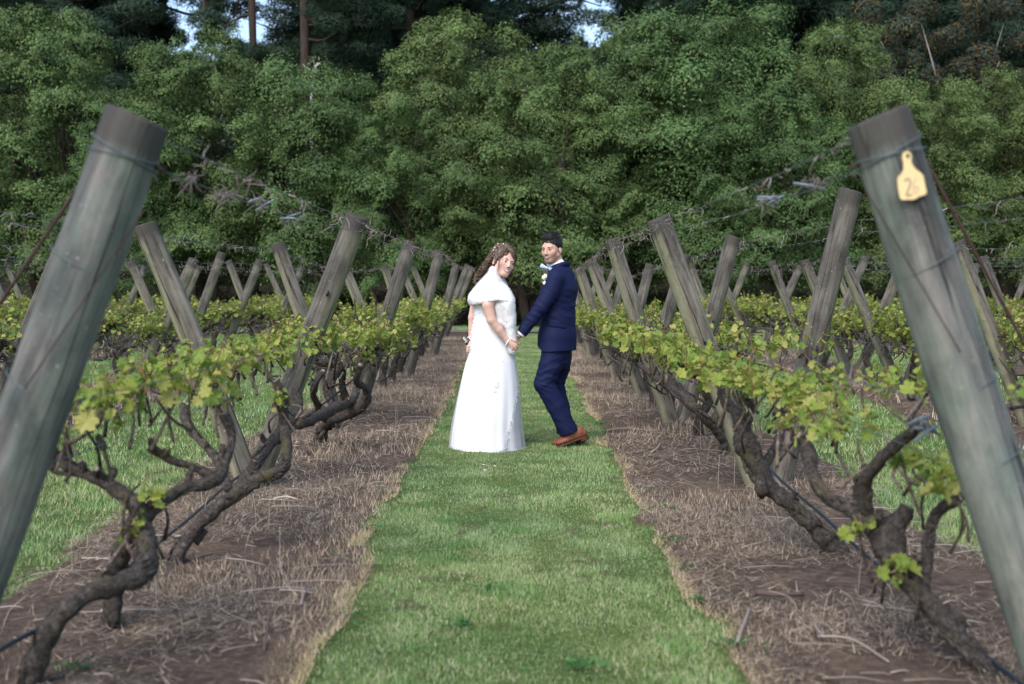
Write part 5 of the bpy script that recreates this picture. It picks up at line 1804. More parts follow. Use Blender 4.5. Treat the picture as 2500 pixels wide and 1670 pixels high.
def hand(F, wrist, knuckle, fingers, thumb, r=0.026, k=0.008):
    """palm from wrist to knuckles, then separate bent fingers (lists of points) and a thumb"""
    wrist = np.array(wrist); knuckle = np.array(knuckle)
    for i, kp in enumerate(knuckle):
        F.cone(wrist + (kp - wrist) * 0.12, kp, 0.0155, 0.0115, 0.012)
    for f, fr in fingers:
        F.chain(f, np.linspace(fr, fr * 0.74, len(f)), k * 0.5)
    F.chain(thumb, np.linspace(0.0135, 0.0085, len(thumb)), 0.006)

def folds(V, F, spec):
    """push the skin of a garment in and out in soft creases: spec = (centre, radius, direction across the folds, wavelength, depth)"""
    N = np.zeros_like(V)
    fn = np.cross(V[F[:, 2]] - V[F[:, 0]], V[F[:, 3]] - V[F[:, 1]])
    for i in range(4):
        np.add.at(N, F[:, i], fn)
    N /= np.linalg.norm(N, axis=1)[:, None] + 1e-12
    d = np.zeros(len(V))
    for c, rad, dr, wl, amp in spec:
        c = np.array(c); dr = np.array(dr, float); dr /= np.linalg.norm(dr)
        q = V - c
        w = np.clip(1 - (np.linalg.norm(q, axis=1) / rad) ** 2, 0, 1)
        al = q @ dr
        qq = (q - al[:, None] * dr) / (wl * 3.2) + (al / wl)[:, None] * dr * 1.3        # long thin creases
        n1 = vnoise(qq + c * 3.1, 1.0, 5); n2 = vnoise(qq + c * 1.7, 2.1, 6)
        d += 1.35 * amp * w * (1.5 * (0.45 - np.abs(n1)) + 0.5 * n2)
    return V + N * d[:, None], N

# ------------------------------------------------------------------ the groom
def build_groom():
    D = 9.98
    gb = Z1(860, 1466, D); base = np.array((gb[0], gb[1], 0.0))
    root = empty('person', base)
    tag(root, 'dark-haired groom in a navy suit and tan shoes looking back over his shoulder', 'person')
    fw = np.array((-0.90, 0.43, 0.0)); fw /= np.linalg.norm(fw)
    lf = np.array((-fw[1], fw[0], 0))                      # his left, toward the camera
    if lf[1] > 0: lf = -lf
    P = lambda x, y, dy=0.0: Z1(x, y, D + dy)
    lo = base + (-0.75, -0.45, -0.03); hi = base + (0.40, 0.50, 1.90)
    # joints
    pel = P(808, 860); wai = P(816, 650); che = P(832, 455); nb = P(826, 335, 0.0)
    shL = P(806, 392, -0.165); elL = P(708, 572, -0.215); wrL = P(583, 742, -0.21)
    shR = P(868, 392, 0.165); elR = P(872, 610, 0.23); wrR = P(800, 760, 0.24)
    hipL = P(786, 850, -0.085); knL = P(724, 1062, -0.11); anL = P(876, 1352, -0.08)
    hipR = P(832, 850, 0.085); knR = P(796, 1068, 0.07); anR = P(862, 1362, 0.05)
    # head
    ho = Z2(1664, 360, D - 0.02)
    HA = frame_from((-0.52, -0.85), R(-3), R(-3))
    s = 0.98
    B = Field(lo, hi, 0.006)
    w = head_volume(B, ho, HA, s, False)
    B.cone(w(0, -.030, -.045), nb + (0, 0, -0.02), 0.056, 0.062, 0.02)
    B.etube(pel, wai, (0.115, 0.155), (0.11, 0.145), fw, 0.02)
    B.etube(wai, che, (0.11, 0.145), (0.11, 0.16), fw, 0.03)
    B.etube(che, nb + (0, 0, -0.03), (0.10, 0.15), (0.06, 0.08), fw, 0.03)
    B.cone(shL, shR, 0.05, 0.05, 0.03)
    for a, b, c, rr in ((shL, elL, wrL, (0.05, 0.042, 0.029)), (shR, elR, wrR, (0.05, 0.042, 0.029))):
        B.chain([a, b, c], rr, 0.02)
    for a, b, c in ((hipL, knL, anL), (hipR, knR, anR)):
        B.chain([a, b, c], (0.085, 0.055, 0.042), 0.02)
    # his left hand, under and behind hers
    HD = D - 0.205
    H = lambda x, y, dy=0.0: Z3(x, y, HD + dy)
    kn = [H(930, 690, .035), H(915, 725, .03), H(915, 765, .03), H(930, 800, .03)]
    hand(B, H(1105, 560, 0.0), kn,
         [([kn[0], H(865, 735, .045), H(835, 790, .035), H(838, 828, .012)], 0.0098),
          ([kn[1], H(850, 775, .045), H(845, 825, .03), H(872, 845, .008)], 0.0100),
          ([kn[2], H(880, 815, .045), H(905, 850, .025), H(935, 862, .006)], 0.0096),
          ([kn[3], H(935, 840, .035), H(965, 852, .015), H(985, 845, .0)], 0.0086)],
         [H(1060, 585, -.012), H(985, 612, -.024), H(930, 628, -.026), H(893, 655, -.03)])
    B.cone(wrL, H(1105, 560), 0.029, 0.026, 0.01)
    V, F = B.skin()
    col = np.tile(np.array((0.56, 0.335, 0.25)), (len(V), 1))
    q = ((V - ho) @ HA) / s                                  # stubble on jaw and upper lip, flush on cheeks
    st = np.clip((-0.040 - q[:, 2] - 0.10 * np.clip(0.055 - q[:, 1], 0, 1)) / 0.02, 0, 1) * np.clip((q[:, 1] - 0.0) / 0.03, 0, 1) * (q[:, 2] > -0.135)
    st *= 1 - 0.8 * np.exp(-((q[:, 0] / 0.026) ** 2 + ((q[:, 2] + 0.067) / 0.011) ** 2))
    col = col * (1 - 0.5 * st[:, None]) + np.array((0.05, 0.04, 0.04)) * 0.5 * st[:, None]
    hd = np.linalg.norm(V - H(930, 740), axis=1) < 0.16
    col[hd] = (0.58, 0.34, 0.26)
    body = add('body', mesh_from('body', V - base, F, M['skin'], col), root)
    face_features(B, w, HA, s, root, base, False, 0.002)
    # hair: short sides, quiff on top
    Hf = Field(ho - 0.2, ho + (0.2, 0.2, 0.26), 0.005)
    Hf.ell(w(0, -.020, .044), np.array((.082, .101, .086)) * s, HA, 0.0)
    Hf.ell(w(0.0, .006, .114), np.array((.066, .070, .032)) * s, HA @ np.array(Matrix.Rotation(0.16, 3, 'X')), 0.03)
    Hf.ell(w(-.004, .040, .104), np.array((.054, .036, .030)) * s, HA, 0.02)
    Hf.cut(w(0, .058, .02), HA[:, 1] - 0.62 * HA[:, 2])                        # hairline
    for sx in (-1, 1):
        Hf.cone(w(sx * .090, .060, -.04), w(sx * .086, .068, .03), .032, .020, 0.008, 'sub')
        Hf.ell(w(sx * .085, -.010, -.034), np.array((.03, .022, .038)) * s, HA, 0.006, 'sub')
    Hf.cut(w(0, -.03, -.070), -HA[:, 2] - 0.25 * HA[:, 1])
    HV, HF = Hf.skin()
    hq = (HV - ho) @ HA
    rg = np.random.default_rng(4)
    N = Hf.grad(HV)
    topw = np.clip((hq[:, 2] - .06) / .05, 0, 1)
    ridge = np.sin(hq[:, 0] * 420 + 3 * vnoise(HV, 40, 3)) * 0.0022 + vnoise(HV, 90, 8) * 0.004
    HV = HV + N * (ridge * (0.35 + topw))[:, None]
    hair = add('hair', mesh_from('hair', HV - base, HF, M['hair_black'], np.tile(np.array((0.012, 0.011, 0.013)), (len(HV), 1))), root)
    mb = MB()
    for k in range(520):
        x = rg.uniform(-.07, .07); y = rg.uniform(-.08, .09)
        h = Hf.hit(w(x, y, .24), -HA[:, 2], 0.2)
        if h is None: continue
        g = Hf.grad(h)
        dv = g * 0.55 + HA[:, 1] * (-0.35 + rg.normal(0, .35)) + HA[:, 0] * rg.normal(0.15, .35) + np.array((0, 0, .3))
        L = rg.uniform(.005, .013)
        mb.put(*tube(np.array([h - g * .004, h + dv * L * .6, h + dv * L + HA[:, 1] * rg.normal(0, .003)]) - base, [.0016, .0013, .0004], 4), (0.012, 0.011, 0.013))
    st_ = add('hair_strands', mb.mesh('hair_strands', M['hair_black']), hair); st_['kind'] = 'stuff'

    # jacket
    J = Field(base + (-0.62, -0.42, 0.70), base + (0.40, 0.45, 1.62), 0.006)
    hem = P(808, 880)
    J.etube(hem, P(812, 760), (0.160, 0.208), (0.153, 0.192), fw, 0.0)
    J.etube(P(812, 760), wai, (0.150, 0.188), (0.136, 0.172), fw, 0.02)
    J.etube(wai, che, (0.130, 0.168), (0.128, 0.190), fw, 0.03)
    J.etube(che, P(832, 372), (0.126, 0.190), (0.096, 0.168), fw, 0.04)
    J.etube(P(836, 380), nb + (0, 0, .012), (0.094, 0.165), (0.070, 0.075), fw, 0.03)
    J.chain([shL + lf * 0.012 + (0, 0, .004), (shL + elL) / 2 + (.006, 0, -.004), elL, (elL + wrL) / 2, wrL + (wrL - elL) * 0.0], (0.074, 0.069, 0.060, 0.053, 0.046), 0.03)
    J.chain([shR - lf * 0.008, elR, wrR], (0.072, 0.058, 0.045), 0.03)
    J.cut(P(800, 852), (0.03, 0.0, -1))
    J.cut(P(583, 741, -.21), (wrL - elL) + np.array((-.03, 0, 0)))
    J.cone(nb + (0, 0, .07), nb + fw * 0.08 + (0, 0, -.02), 0.058, 0.035, 0.01, 'sub')       # collar opening
    # back vent
    vent = []
    for k in range(12):
        y = 645 + k * 19
        h = J.hit(np.array(at(1050 + (893 + k * 1.3) / 2.614, 530 + y / 2.614, 8.5)), np.array(at(1050 + (893 + k * 1.3) / 2.614, 530 + y / 2.614, 9.0)) - np.array(at(1050 + (893 + k * 1.3) / 2.614, 530 + y / 2.614, 8.5)), 3)
        if h is not None: vent.append(h)
    for a, b in zip(vent[:-1], vent[1:]):
        J.cone(a, b, 0.0065, 0.0065, 0.003, 'sub')
    JV, JF = J.skin()
    armd = elL - shL; fd = wrL - elL
    spec = [(elL, 0.17, armd + (0, 0, .05), 0.045, 0.0050), ((elL + wrL) / 2, 0.14, fd + (.1, 0, .1), 0.055, 0.0035), ((shL + elL) / 2, 0.15, armd + (-.1, 0, -.15), 0.06, 0.0040),
            (P(850, 520, -.1), 0.22, (0.35, 0, 1), 0.07, 0.0040), (P(900, 560, -.05), 0.2, (-0.25, 0, 1), 0.06, 0.0040), (P(800, 640, -.15), 0.2, (0.8, 0, 1), 0.09, 0.0030), (P(780, 800, -.15), 0.16, (1, 0, 0.2), 0.10, 0.0025)]
    JV, JN = folds(JV, JF, spec)
    jacket = add('jacket', mesh_from('jacket', JV - base, JF, M['suit']), root)
    def jhit(zx, zy, field=J, lift=0.003):
        o = np.array(at(1050 + zx / 2.614, 530 + zy / 2.614, 8.2)); d = o - np.array(CAMP); d /= np.linalg.norm(d)
        h = field.hit(o, d, 3.0)
        if h is None: return None
        return h + field.grad(h) * lift
    def panel(name, z00, z10, z01, z11, mat, parent, nu=8, nv=4, lift=0.004, thick=0.004):
        """cloth panel laid on the jacket between four corners"""
        V = []
        for layer in (0, 1):
            for j in range(nv):
                for i in range(nu):
                    u, v = i / (nu - 1), j / (nv - 1)
                    z = (1 - u) * (1 - v) * np.array(z00) + u * (1 - v) * np.array(z10) + (1 - u) * v * np.array(z01) + u * v * np.array(z11)
                    h = jhit(z[0], z[1], J, lift - layer * thick)
                    if h is None: h = V[-1] + base
                    V.append(h - base)
        F_, n = [], nu * nv
        for j in range(nv - 1):
            for i in range(nu - 1):
                a = j * nu + i
                F_.append((a, a + nu, a + nu + 1, a + 1)); F_.append((n + a, n + a + 1, n + a + nu + 1, n + a + nu))
        rim = [i for i in range(nu)] + [nu - 1 + nu * j for j in range(1, nv)] + [nu * (nv - 1) + i for i in range(nu - 2, -1, -1)] + [nu * j for j in range(nv - 2, 0, -1)]
        for a, b in zip(rim, rim[1:] + rim[:1]):
            F_.append((a, b, b + n, a + n))
        return add(name, mesh_from(name, V, F_, mat), parent)
    panel('pocket_flap', (748, 652), (884, 664), (744, 700), (880, 716), M['suit'], jacket, lift=0.0025, thick=0.004)
    for k, (x, y) in enumerate(((628, 703), (635, 695), (642, 688), (649, 681))):
        h = jhit(x, y, J, 0.001)
        if h is None: continue
        g = J.grad(h)
        mb = MB(); mb.put(*tube([h - base - g * .002, h - base + g * .004], [0.0078, 0.0070], 10))
        add('button', mb.mesh('button', M['black']), jacket)
    # lapel and collar
    def ribbon(name, pts, wdt, mat, parent, up, lift=0.0, n=18):
        q, _ = resample(pts, n)
        T = np.gradient(q, axis=0); T /= np.linalg.norm(T, axis=1)[:, None]
        U = np.array(up, float)[None] - T * (T @ np.array(up, float))[:, None]; U /= np.linalg.norm(U, axis=1)[:, None]
        W = np.interp(np.linspace(0, 1, n), np.linspace(0, 1, len(wdt)), wdt)[:, None]
        NN = np.cross(T, U)
        th = 0.0022
        a, b = q - base, q + U * W - base
        V = np.concatenate([a + NN * th, b + NN * th, a - NN * th, b - NN * th])
        F_ = []
        for i in range(n - 1):
            F_ += [(i, i + 1, n + i + 1, n + i), (2 * n + i, 3 * n + i, 3 * n + i + 1, 2 * n + i + 1), (i, 2 * n + i, 2 * n + i + 1, i + 1), (n + i, n + i + 1, 3 * n + i + 1, 3 * n + i)]
        F_ += [(0, n, 3 * n, 2 * n), (n - 1, 3 * n - 1, 4 * n - 1, 2 * n - 1)]
        return add(name, mesh_from(name, V, F_, mat), parent)
    # shirt: standing collar round the neck and the cuff at the wrist
    Sf = Field(ho + (-0.22, -0.22, -0.34), ho + (0.22, 0.22, 0.02), 0.005)
    nk0 = nb + (0, 0, .000); nk1 = w(0, -.022, -.098)
    Sf.cone(nk0 + fw * .004, nk1, 0.078, 0.066, 0.0)
    Sf.cut(w(0, -.03, -.094) , HA[:, 2] * 0.0 + np.array((-0.42, -0.35, 1.0)))
    shirt = root
    SV, SF = Sf.skin()
    sh = add('shirt', mesh_from('shirt', SV - base, SF, M['shirt']), root)
    jc = []
    for a in np.linspace(-2.75, 2.75, 21):
        # collar of the jacket follows the shirt collar, lower toward the chest
        d = (-fw * math.cos(a) + lf * math.sin(a))
        rr = 0.083 + 0.004 * abs(a)
        jc.append(nb + d * rr + (0, 0, 0.030 - 0.012 * a * a))
    ribbon('jacket_collar', jc, [0.034, 0.040, 0.042, 0.040, 0.034], M['suit'], jacket, (0, 0, 1), n=34)
    lp = [jhit(742, 340, J, .006), jhit(735, 375, J, .006), jhit(728, 420, J, .006), jhit(722, 470, J, .006)]
    lp = [p for p in lp if p is not None]
    if len(lp) > 2:
        ribbon('lapel', lp, [0.030, 0.045, 0.040, 0.012], M['suit'], jacket, (1.0, -0.25, 0.15))
    # cuff
    cu = wrL + (wrL - elL) / np.linalg.norm(wrL - elL) * 0.010
    ax = (wrL - elL) / np.linalg.norm(wrL - elL)
    mb = MB()
    mb.put(*tube([cu - ax * .030, cu - ax * .010, cu + ax * .006, cu + ax * .008, cu - ax * .02], [.038, .040, .040, .036, .034], 24))
    mb.V[0] = mb.V[0] - base
    add('cuff', mb.mesh('cuff', M['shirt']), sh)
    # bow tie
    bc = Z2(1580, 690, D - 0.115)
    bt = empty('bow_tie', bc - base); bt.parent = root
    for sgn in (-1, 1):
        a0 = np.array((0, 0, 0.0)); dv = np.array((sgn * 0.055, 0.02, -sgn * 0.022))
        bf = Field(-0.08 * np.ones(3), 0.08 * np.ones(3), 0.004)
        bf.etube(dv * 0.15, dv * 0.85, (0.010, 0.006), (0.020, 0.008), (0, 0, 1), 0)
        v, f = bf.skin()
        add('bow_loop', mesh_from('bow_loop', v, f, M['bow']), bt)
    bf = Field(-0.04 * np.ones(3), 0.04 * np.ones(3), 0.003); bf.ell((0, -.004, 0), (0.010, 0.010, 0.012))
    v, f = bf.skin(); add('bow_knot', mesh_from('bow_knot', v, f, M['bow']), bt)
    # pocket square
    psp = jhit(734, 420, J, 0.004)
    if psp is None: psp = P(738, 420, -.12)
    mb = MB()
    for k, (dx, dz) in enumerate(((-.014, .010), (0, .018), (.013, .008))):
        mb.put(np.array([(-.012 + .008 * k, -.004 * k, -.014), (.004 + .008 * k, -.004 * k - .003, -.014), (dx + .004, -.006 - .003 * k, dz), (dx - .006, -.003, dz - .004)]) + psp - base, [(0, 1, 2, 3)])
    add('pocket_square', mb.mesh('pocket_square', M['shirt'], False), jacket)

    # trousers
    T = Field(base + (-0.35, -0.35, 0.02), base + (0.32, 0.35, 1.0), 0.006)
    T.etube(P(808, 900), P(812, 780), (0.118, 0.155), (0.112, 0.145), fw, 0.0)
    mL = (hipL + knL) / 2; mR = (hipR + knR) / 2
    T.chain([hipL, mL + (.012, 0, 0), knL + (.004, 0, 0)], (0.094, 0.094, 0.080), 0.03)
    T.chain([hipR, mR + (.012, 0, 0), knR], (0.092, 0.090, 0.078), 0.03)
    sL = (knL + anL) / 2; sR = (knR + anR) / 2
    T.chain([knL + (.004, 0, 0), sL + (.008, 0, .004), anL, anL + (anL - knL) * 0.09], (0.080, 0.079, 0.078, 0.080), 0.02)
    T.chain([knR, sR + (.008, 0, 0), anR, anR + (anR - knR) * 0.06], (0.078, 0.074, 0.070, 0.070), 0.02)
    axL = (anL - knL) / np.linalg.norm(anL - knL)
    T.cut(anL + axL * 0.035, axL + (0, 0, -.35))
    TV, TF = T.skin()
    spec = [(knL, 0.16, (0.3, 0, 1), 0.045, 0.0050), (P(770, 1180, -.12), 0.2, (0.7, 0, 0.6), 0.07, 0.0040), (P(850, 1320, -.1), 0.14, (0.4, 0, 1), 0.05, 0.0050), (P(800, 930, -.15), 0.2, (-0.5, 0, 1), 0.055, 0.0045), (P(850, 980, -.02), 0.18, (0.3, 0, 1), 0.05, 0.0050), (knR, 0.16, (0.3, 0, 1), 0.05, 0.0050), (P(740, 1010, -.15), .15, (-.6, 0, 1), .05, .004)]
    TV, _ = folds(TV, TF, spec)
    add('trousers', mesh_from('trousers', TV - base, TF, M['suit']), root)

    # shoes
    def shoe(heel, toe, dyaw, laces, z_lift):
        heel = np.array(heel); toe = np.array(toe)
        f = toe - heel; L = 0.292; f /= np.linalg.norm(f)
        u = np.array((0, 0, 1.0)) - f * f[2]; u /= np.linalg.norm(u)
        l = np.cross(u, f)
        A = np.stack([l, f, u], 1)
        o = toe - f * L
        def q(x, y, z): return o + A @ np.array((x, y, z))
        S = Field(np.minimum(heel, toe) - 0.16, np.maximum(heel, toe) + 0.16, 0.0045)
        S.ell(q(0, .055, .042), (.035, .056, .044), A, 0.0)
        S.ell(q(0, .130, .045), (.038, .080, .045), A, 0.03)
        S.ell(q(.002, .215, .030), (.046, .072, .028), A, 0.03)
        S.cone(q(0, .062, .070), q(0, .085, .082), .034, .032, 0.02)
        S.cut(q(0, 0, .008), -u)
        v, F_ = S.skin()
        so = add('shoe', mesh_from('shoe', v - base, F_, M['leather']), root)
        K = Field(np.minimum(heel, toe) - 0.16, np.maximum(heel, toe) + 0.16, 0.0045)
        K.ell(q(0, .055, .0), (.041, .061, .03), A, 0.0)
        K.ell(q(0, .135, .0), (.038, .09, .03), A, 0.02)
        K.ell(q(.002, .212, .0), (.051, .080, .03), A, 0.02)
        K.cut(q(0, 0, .011), u); K.cut(q(0, 0, -.001), -u)
        v, F_ = K.skin()
        add('sole', mesh_from('sole', v - base, F_, M['sole']), so)
        K = Field(np.minimum(heel, toe) - 0.16, np.maximum(heel, toe) + 0.16, 0.0045)
        K.ell(q(0, .045, -.012), (.038, .050, .04), A, 0.0); K.cut(q(0, 0, .0), u); K.cut(q(0, 0, -.024), -u); K.cut(q(0, .078, 0), f)
        v, F_ = K.skin()
        add('heel', mesh_from('heel', v - base, F_, M['sole']), so)
        mb = MB()
        for k in range(4):
            p = q(0, .120 + .020 * k, .090 - .011 * k)
            mb.put(*tube(np.array([p - l * .020 - u * .008, p + u * .002, p + l * .020 - u * .008]) - base, .0022, 5))
        if laces:
            p = q(0, .125, .092)
            for sg in (-1, 1):
                mb.put(*tube(np.array([p, p + l * sg * .02 + u * .02, p + l * sg * .035 + u * .004, p + l * sg * .03 - u * .01]) - base, .0018, 5))
        ob = add('laces', mb.mesh('laces', M['black']), so)
    shoe(P(1003, 1400, -.06), P(800, 1470, -.10), 0, False, 0)
    shoe(P(955, 1425, .06), P(772, 1466, .045), 0, True, 0)
    # boutonniere: white rose with leaves
    rp_ = jhit(742, 388, J, 0.012)
    if rp_ is None: rp_ = P(742, 388, -.14)
    bo = empty('boutonniere', rp_)
    tag(bo, 'cream rose boutonniere with dark leaves on the groom\'s lapel', 'flower')
    pm = plain_mat('cream_petals', (0.80, 0.78, 0.58), 0.6, 0.2, 0.06, 60)
    rg = np.random.default_rng(2)
    for k in range(13):
        a = k * 2.4; rad = 0.004 + 0.0012 * k
        c = np.array((rad * math.cos(a), -0.016 + 0.0012 * k, rad * math.sin(a) * 1.15))
        bf = Field(-0.03 * np.ones(3), 0.03 * np.ones(3), 0.0025)
        n = np.array((math.cos(a), -0.7, math.sin(a))); n /= np.linalg.norm(n)
        t = np.cross(n, (0, 1, 0)); t /= np.linalg.norm(t)
        bf.ell((0, 0, 0), (0.004, 0.010 + .0004 * k, 0.012 + .0004 * k), np.stack([n, t, np.cross(n, t)], 1))
        v, f = bf.skin()
        add('petal', mesh_from('petal', v, f, pm), bo, c)
    gm = plain_mat('dark_leaf', (0.03, 0.07, 0.02), 0.5)
    for k, (x, z, a) in enumerate(((0.022, 0.012, 0.4), (0.018, 0.028, 1.1), (-0.02, -0.02, 3.8), (0.004, -0.03, 4.9))):
        d = np.array((math.cos(a), 0, math.sin(a))); p = np.array((-d[2], 0, d[0])) * 0.009
        add('leaf', mesh_from('leaf', np.array([-d * .018, p + (0, -.003, 0), d * .022, -p + (0, -.003, 0)]) + (x, 0, z), [(0, 1, 2, 3)], gm), bo)

build_groom()

# ------------------------------------------------------------------ the bride
def build_bride():
    D = 9.86
    gb = Z1(365, 1490, D); base = np.array((gb[0], gb[1], 0.0))
    root = empty('person', base)
    tag(root, 'smiling bride in a long white gown and white fur stole looking back', 'person')
    P = lambda x, y, dy=0.0: Z1(x, y, D + dy)
    fw = np.array((0.90, 0.43, 0.0)); fw /= np.linalg.norm(fw)
    rt = np.array((fw[1], -fw[0], 0.0))                     # her right, toward the camera
    lo = base + (-0.40, -0.40, -0.03); hi = base + (0.55, 0.45, 1.82)
    ho = Z2(800, 606, D - 0.05)
    HA = frame_from((0.50, -0.86), R(3), R(19))
    s = 1.05
    B = Field(lo, hi, 0.0055)
    w = head_volume(B, ho, HA, s, True)
    nb = P(408, 425)
    pel = P(395, 850); wai = P(375, 660); che = P(385, 540)
    B.cone(w(0, -.028, -.045), nb, 0.046, 0.054, 0.02)
    B.etube(pel, wai, (0.085, 0.10), (0.07, 0.085), fw, 0.02)
    B.etube(wai, che, (0.07, 0.085), (0.08, 0.11), fw, 0.02)
    B.etube(che, nb + (0, 0, -.02), (0.09, 0.13), (0.055, 0.06), fw, 0.03)
    shR = nb + rt * 0.130 + (0.0, 0, -0.065); shL = nb - rt * 0.13 + (0, 0, -0.065)
    B.cone(shL, shR, 0.036, 0.036, 0.03)
    elR = P(392, 655, -.175); wrR = P(487, 777, -.15)
    upR = P(368, 560, -.175)
    B.chain([shR, upR, elR, (elR + wrR) / 2 + (.002, 0, -.002), wrR], (0.036, 0.045, 0.0385, 0.034, 0.0240), 0.02)
    elL = P(272, 640, .12); wrL = P(262, 800, .12)
    B.chain([shL, P(292, 540, .13), elL, wrL], (0.043, 0.042, 0.036, 0.024), 0.02)
    for sg in (-1, 1):
        hp = pel + rt * 0.05 * sg; ft = np.array((base[0] + 0.02 + 0.05 * sg, base[1] - 0.05 * sg, 0.06))
        B.chain([hp, (hp + ft) / 2 + (0.02, 0, 0), ft], (0.07, 0.055, 0.032), 0.02)
        B.cone(ft + (0, 0, -.02), ft + fw * 0.13 + (0, 0, -.035), 0.03, 0.022, 0.02)
    HD = D - 0.150
    H = lambda x, y, dy=0.0: Z3(x, y, HD + dy)
    kn = [H(1010, 705, -.002), H(1018, 742, -.008), H(1000, 780, -.006), H(960, 812, .0)]
    hand(B, H(885, 700, 0), kn,
         [([kn[0], H(1050, 715, .005), H(1078, 735, .018), H(1085, 748, .030)], 0.0082),
          ([kn[1], H(1045, 770, -.002), H(1052, 800, .014), H(1030, 818, .028)], 0.0084),
          ([kn[2], H(1020, 815, .0), H(1015, 838, .014), H(990, 845, .026)], 0.0080),
          ([kn[3], H(965, 845, .006), H(945, 858, .018), H(925, 855, .028)], 0.0072)],
         [H(905, 655, .0), H(955, 650, -.010), H(1000, 672, -.014), H(1030, 690, -.008)])
    B.cone(wrR, H(885, 700), 0.0245, 0.022, 0.01)
    # left hand closed round the bouquet behind her hip
    LH = lambda x, y, dy=0.0: Z1(x, y, D + .12 + dy)
    knl = [LH(250, 828, -.03), LH(247, 838, -.032), LH(246, 848, -.03), LH(248, 857, -.025)]
    hand(B, LH(260, 806), knl,
         [([knl[i], LH(239, 832 + 9 * i, -.026), LH(238, 834 + 9 * i, -.006), LH(246, 836 + 9 * i, .008)], 0.0078) for i in range(4)],
         [LH(262, 815, -.012), LH(256, 822, -.03), LH(246, 824, -.036), LH(238, 826, -.028)])
    V, F = B.skin()
    col = np.tile(np.array((0.64, 0.41, 0.33)), (len(V), 1))
    q = ((V - ho) @ HA) / s
    bl = np.exp(-(((np.abs(q[:, 0]) - .042) / .018) ** 2 + ((q[:, 2] + .030) / .018) ** 2)) * (q[:, 1] > 0.03)
    col = col * (1 - bl[:, None] * np.array((0.0, 0.22, 0.22)))
    add('body', mesh_from('body', V - base, F, M['skin'], col), root)
    face_features(B, w, HA, s, root, base, True, -0.002)
    rg = np.random.default_rng(6)
    # bracelet of pearls
    wr = H(878, 702); ax = (kn[1] - wrR); ax /= np.linalg.norm(ax)
    a1 = np.cross(ax, (0, 1, 0)); a1 /= np.linalg.norm(a1); a2 = np.cross(ax, a1)
    bm = plain_mat('pearls', (0.85, 0.84, 0.82), 0.25, 0.6, 0.03)
    br = empty('bracelet', wr - base); br.parent = root
    for k in range(18):
        a = k * 2 * math.pi / 18
        sp = Field(-0.012 * np.ones(3), 0.012 * np.ones(3), 0.003); 
        if k == 0:
            sp.ell((0, 0, 0), (.006, .006, .006)); pv, pf = sp.skin(); pearl = mesh_from('pearl', pv, pf, bm)
        add('pearl', pearl, br, tuple((a1 * math.cos(a) + a2 * math.sin(a)) * 0.029))
    # hair: pinned up, ringlets falling down the back
    Hf = Field(ho - 0.22, ho + 0.22, 0.005)
    Hf.ell(w(0, -.022, .040), np.array((.084, .104, .088)) * s, HA, 0.0)
    Hf.ell(w(0, -.085, .030), np.array((.060, .050, .062)) * s, HA, 0.03)
    Hf.ell(w(-.02, -.010, .112), np.array((.070, .076, .038)) * s, HA, 0.03)
    Hf.ell(w(-.040, .045, .075), np.array((.035, .034, .03)) * s, HA, 0.02)
    Hf.ell(w(-.040, -.050, .078), np.array((.058, .062, .050)) * s, HA, 0.03)
    Hf.ell(w(.045, .040, .070), np.array((.035, .036, .034)) * s, HA, 0.02)
    Hf.ell(w(.068, .020, .01), np.array((.020, .036, .05)) * s, HA, 0.02)
    Hf.ell(w(-.066, -.010, .02), np.array((.022, .036, .05)) * s, HA, 0.02)
    Hf.ell(w(0, .085, -.02), np.array((.056, .060, .075)) * s, HA, 0.012, 'sub')
    Hf.cone(w(-.083, .0, -.03), w(-.083, .01, -.05), .020, .022, 0.006, 'sub')
    HV, HF = Hf.skin()
    hq = (HV - ho) @ HA
    N = Hf.grad(HV)
    lock = np.sin(hq[:, 1] * 190 + hq[:, 2] * 120 + 3.2 * vnoise(HV, 26, 2)) * 0.0038 + vnoise(HV, 70, 3) * 0.004
    HV = HV + N * lock[:, None]
    tone = 0.5 + 0.5 * np.sin(hq[:, 1] * 190 + hq[:, 2] * 120 + 3.2 * vnoise(HV, 26, 2)) * 0.7 + 0.35 * vnoise(HV, 60, 9)
    dark, light = np.array((0.040, 0.023, 0.017)), np.array((0.20, 0.125, 0.08))
    hc = dark + (light - dark) * np.clip(tone, 0, 1)[:, None] * 0.75
    hair = add('hair', mesh_from('hair', HV - base, HF, M['hair_brown'], hc), root)
    mb = MB()
    for k in range(95):
        # ringlets from the nape, spreading over the back of the stole to lower left
        z0 = Z2(rg.uniform(540, 680), rg.uniform(380, 600), D + rg.uniform(-.08, .06))
        ex, ey = rg.uniform(235, 470), 0
        ey = 930 - (ex - 235) * 1.05 + rg.normal(0, 45)
        e0 = Z2(ex, ey, D + rg.uniform(-.10, .06))
        n = 44
        t = np.linspace(0, 1, n)
        mid = (z0 + e0) / 2 + (0.004, -.02, -0.006)
        c = ((1 - t) ** 2)[:, None] * z0 + (2 * t * (1 - t))[:, None] * mid + (t ** 2)[:, None] * e0
        w_ = rg.uniform(3.5, 6.5) * 2 * math.pi; ph = rg.uniform(0, 6.28); ra = rg.uniform(.005, .013) * np.clip(t * 3, 0.15, 1)
        dv = (e0 - z0) / np.linalg.norm(e0 - z0)
        u1 = np.cross(dv, (0, 1, 0)); u1 /= np.linalg.norm(u1); u2 = np.cross(dv, u1)
        c = c + (np.cos(w_ * t + ph) * ra)[:, None] * u1 + (np.sin(w_ * t + ph) * ra)[:, None] * u2
        cc = dark + (light - dark) * rg.uniform(0, 1.25) ** 1.3
        mb.put(*tube(c - base, np.interp(t, [0, .2, .85, 1], [.003, .0042, .0034, .0008]), 6), np.clip(cc, 0.01, 1))
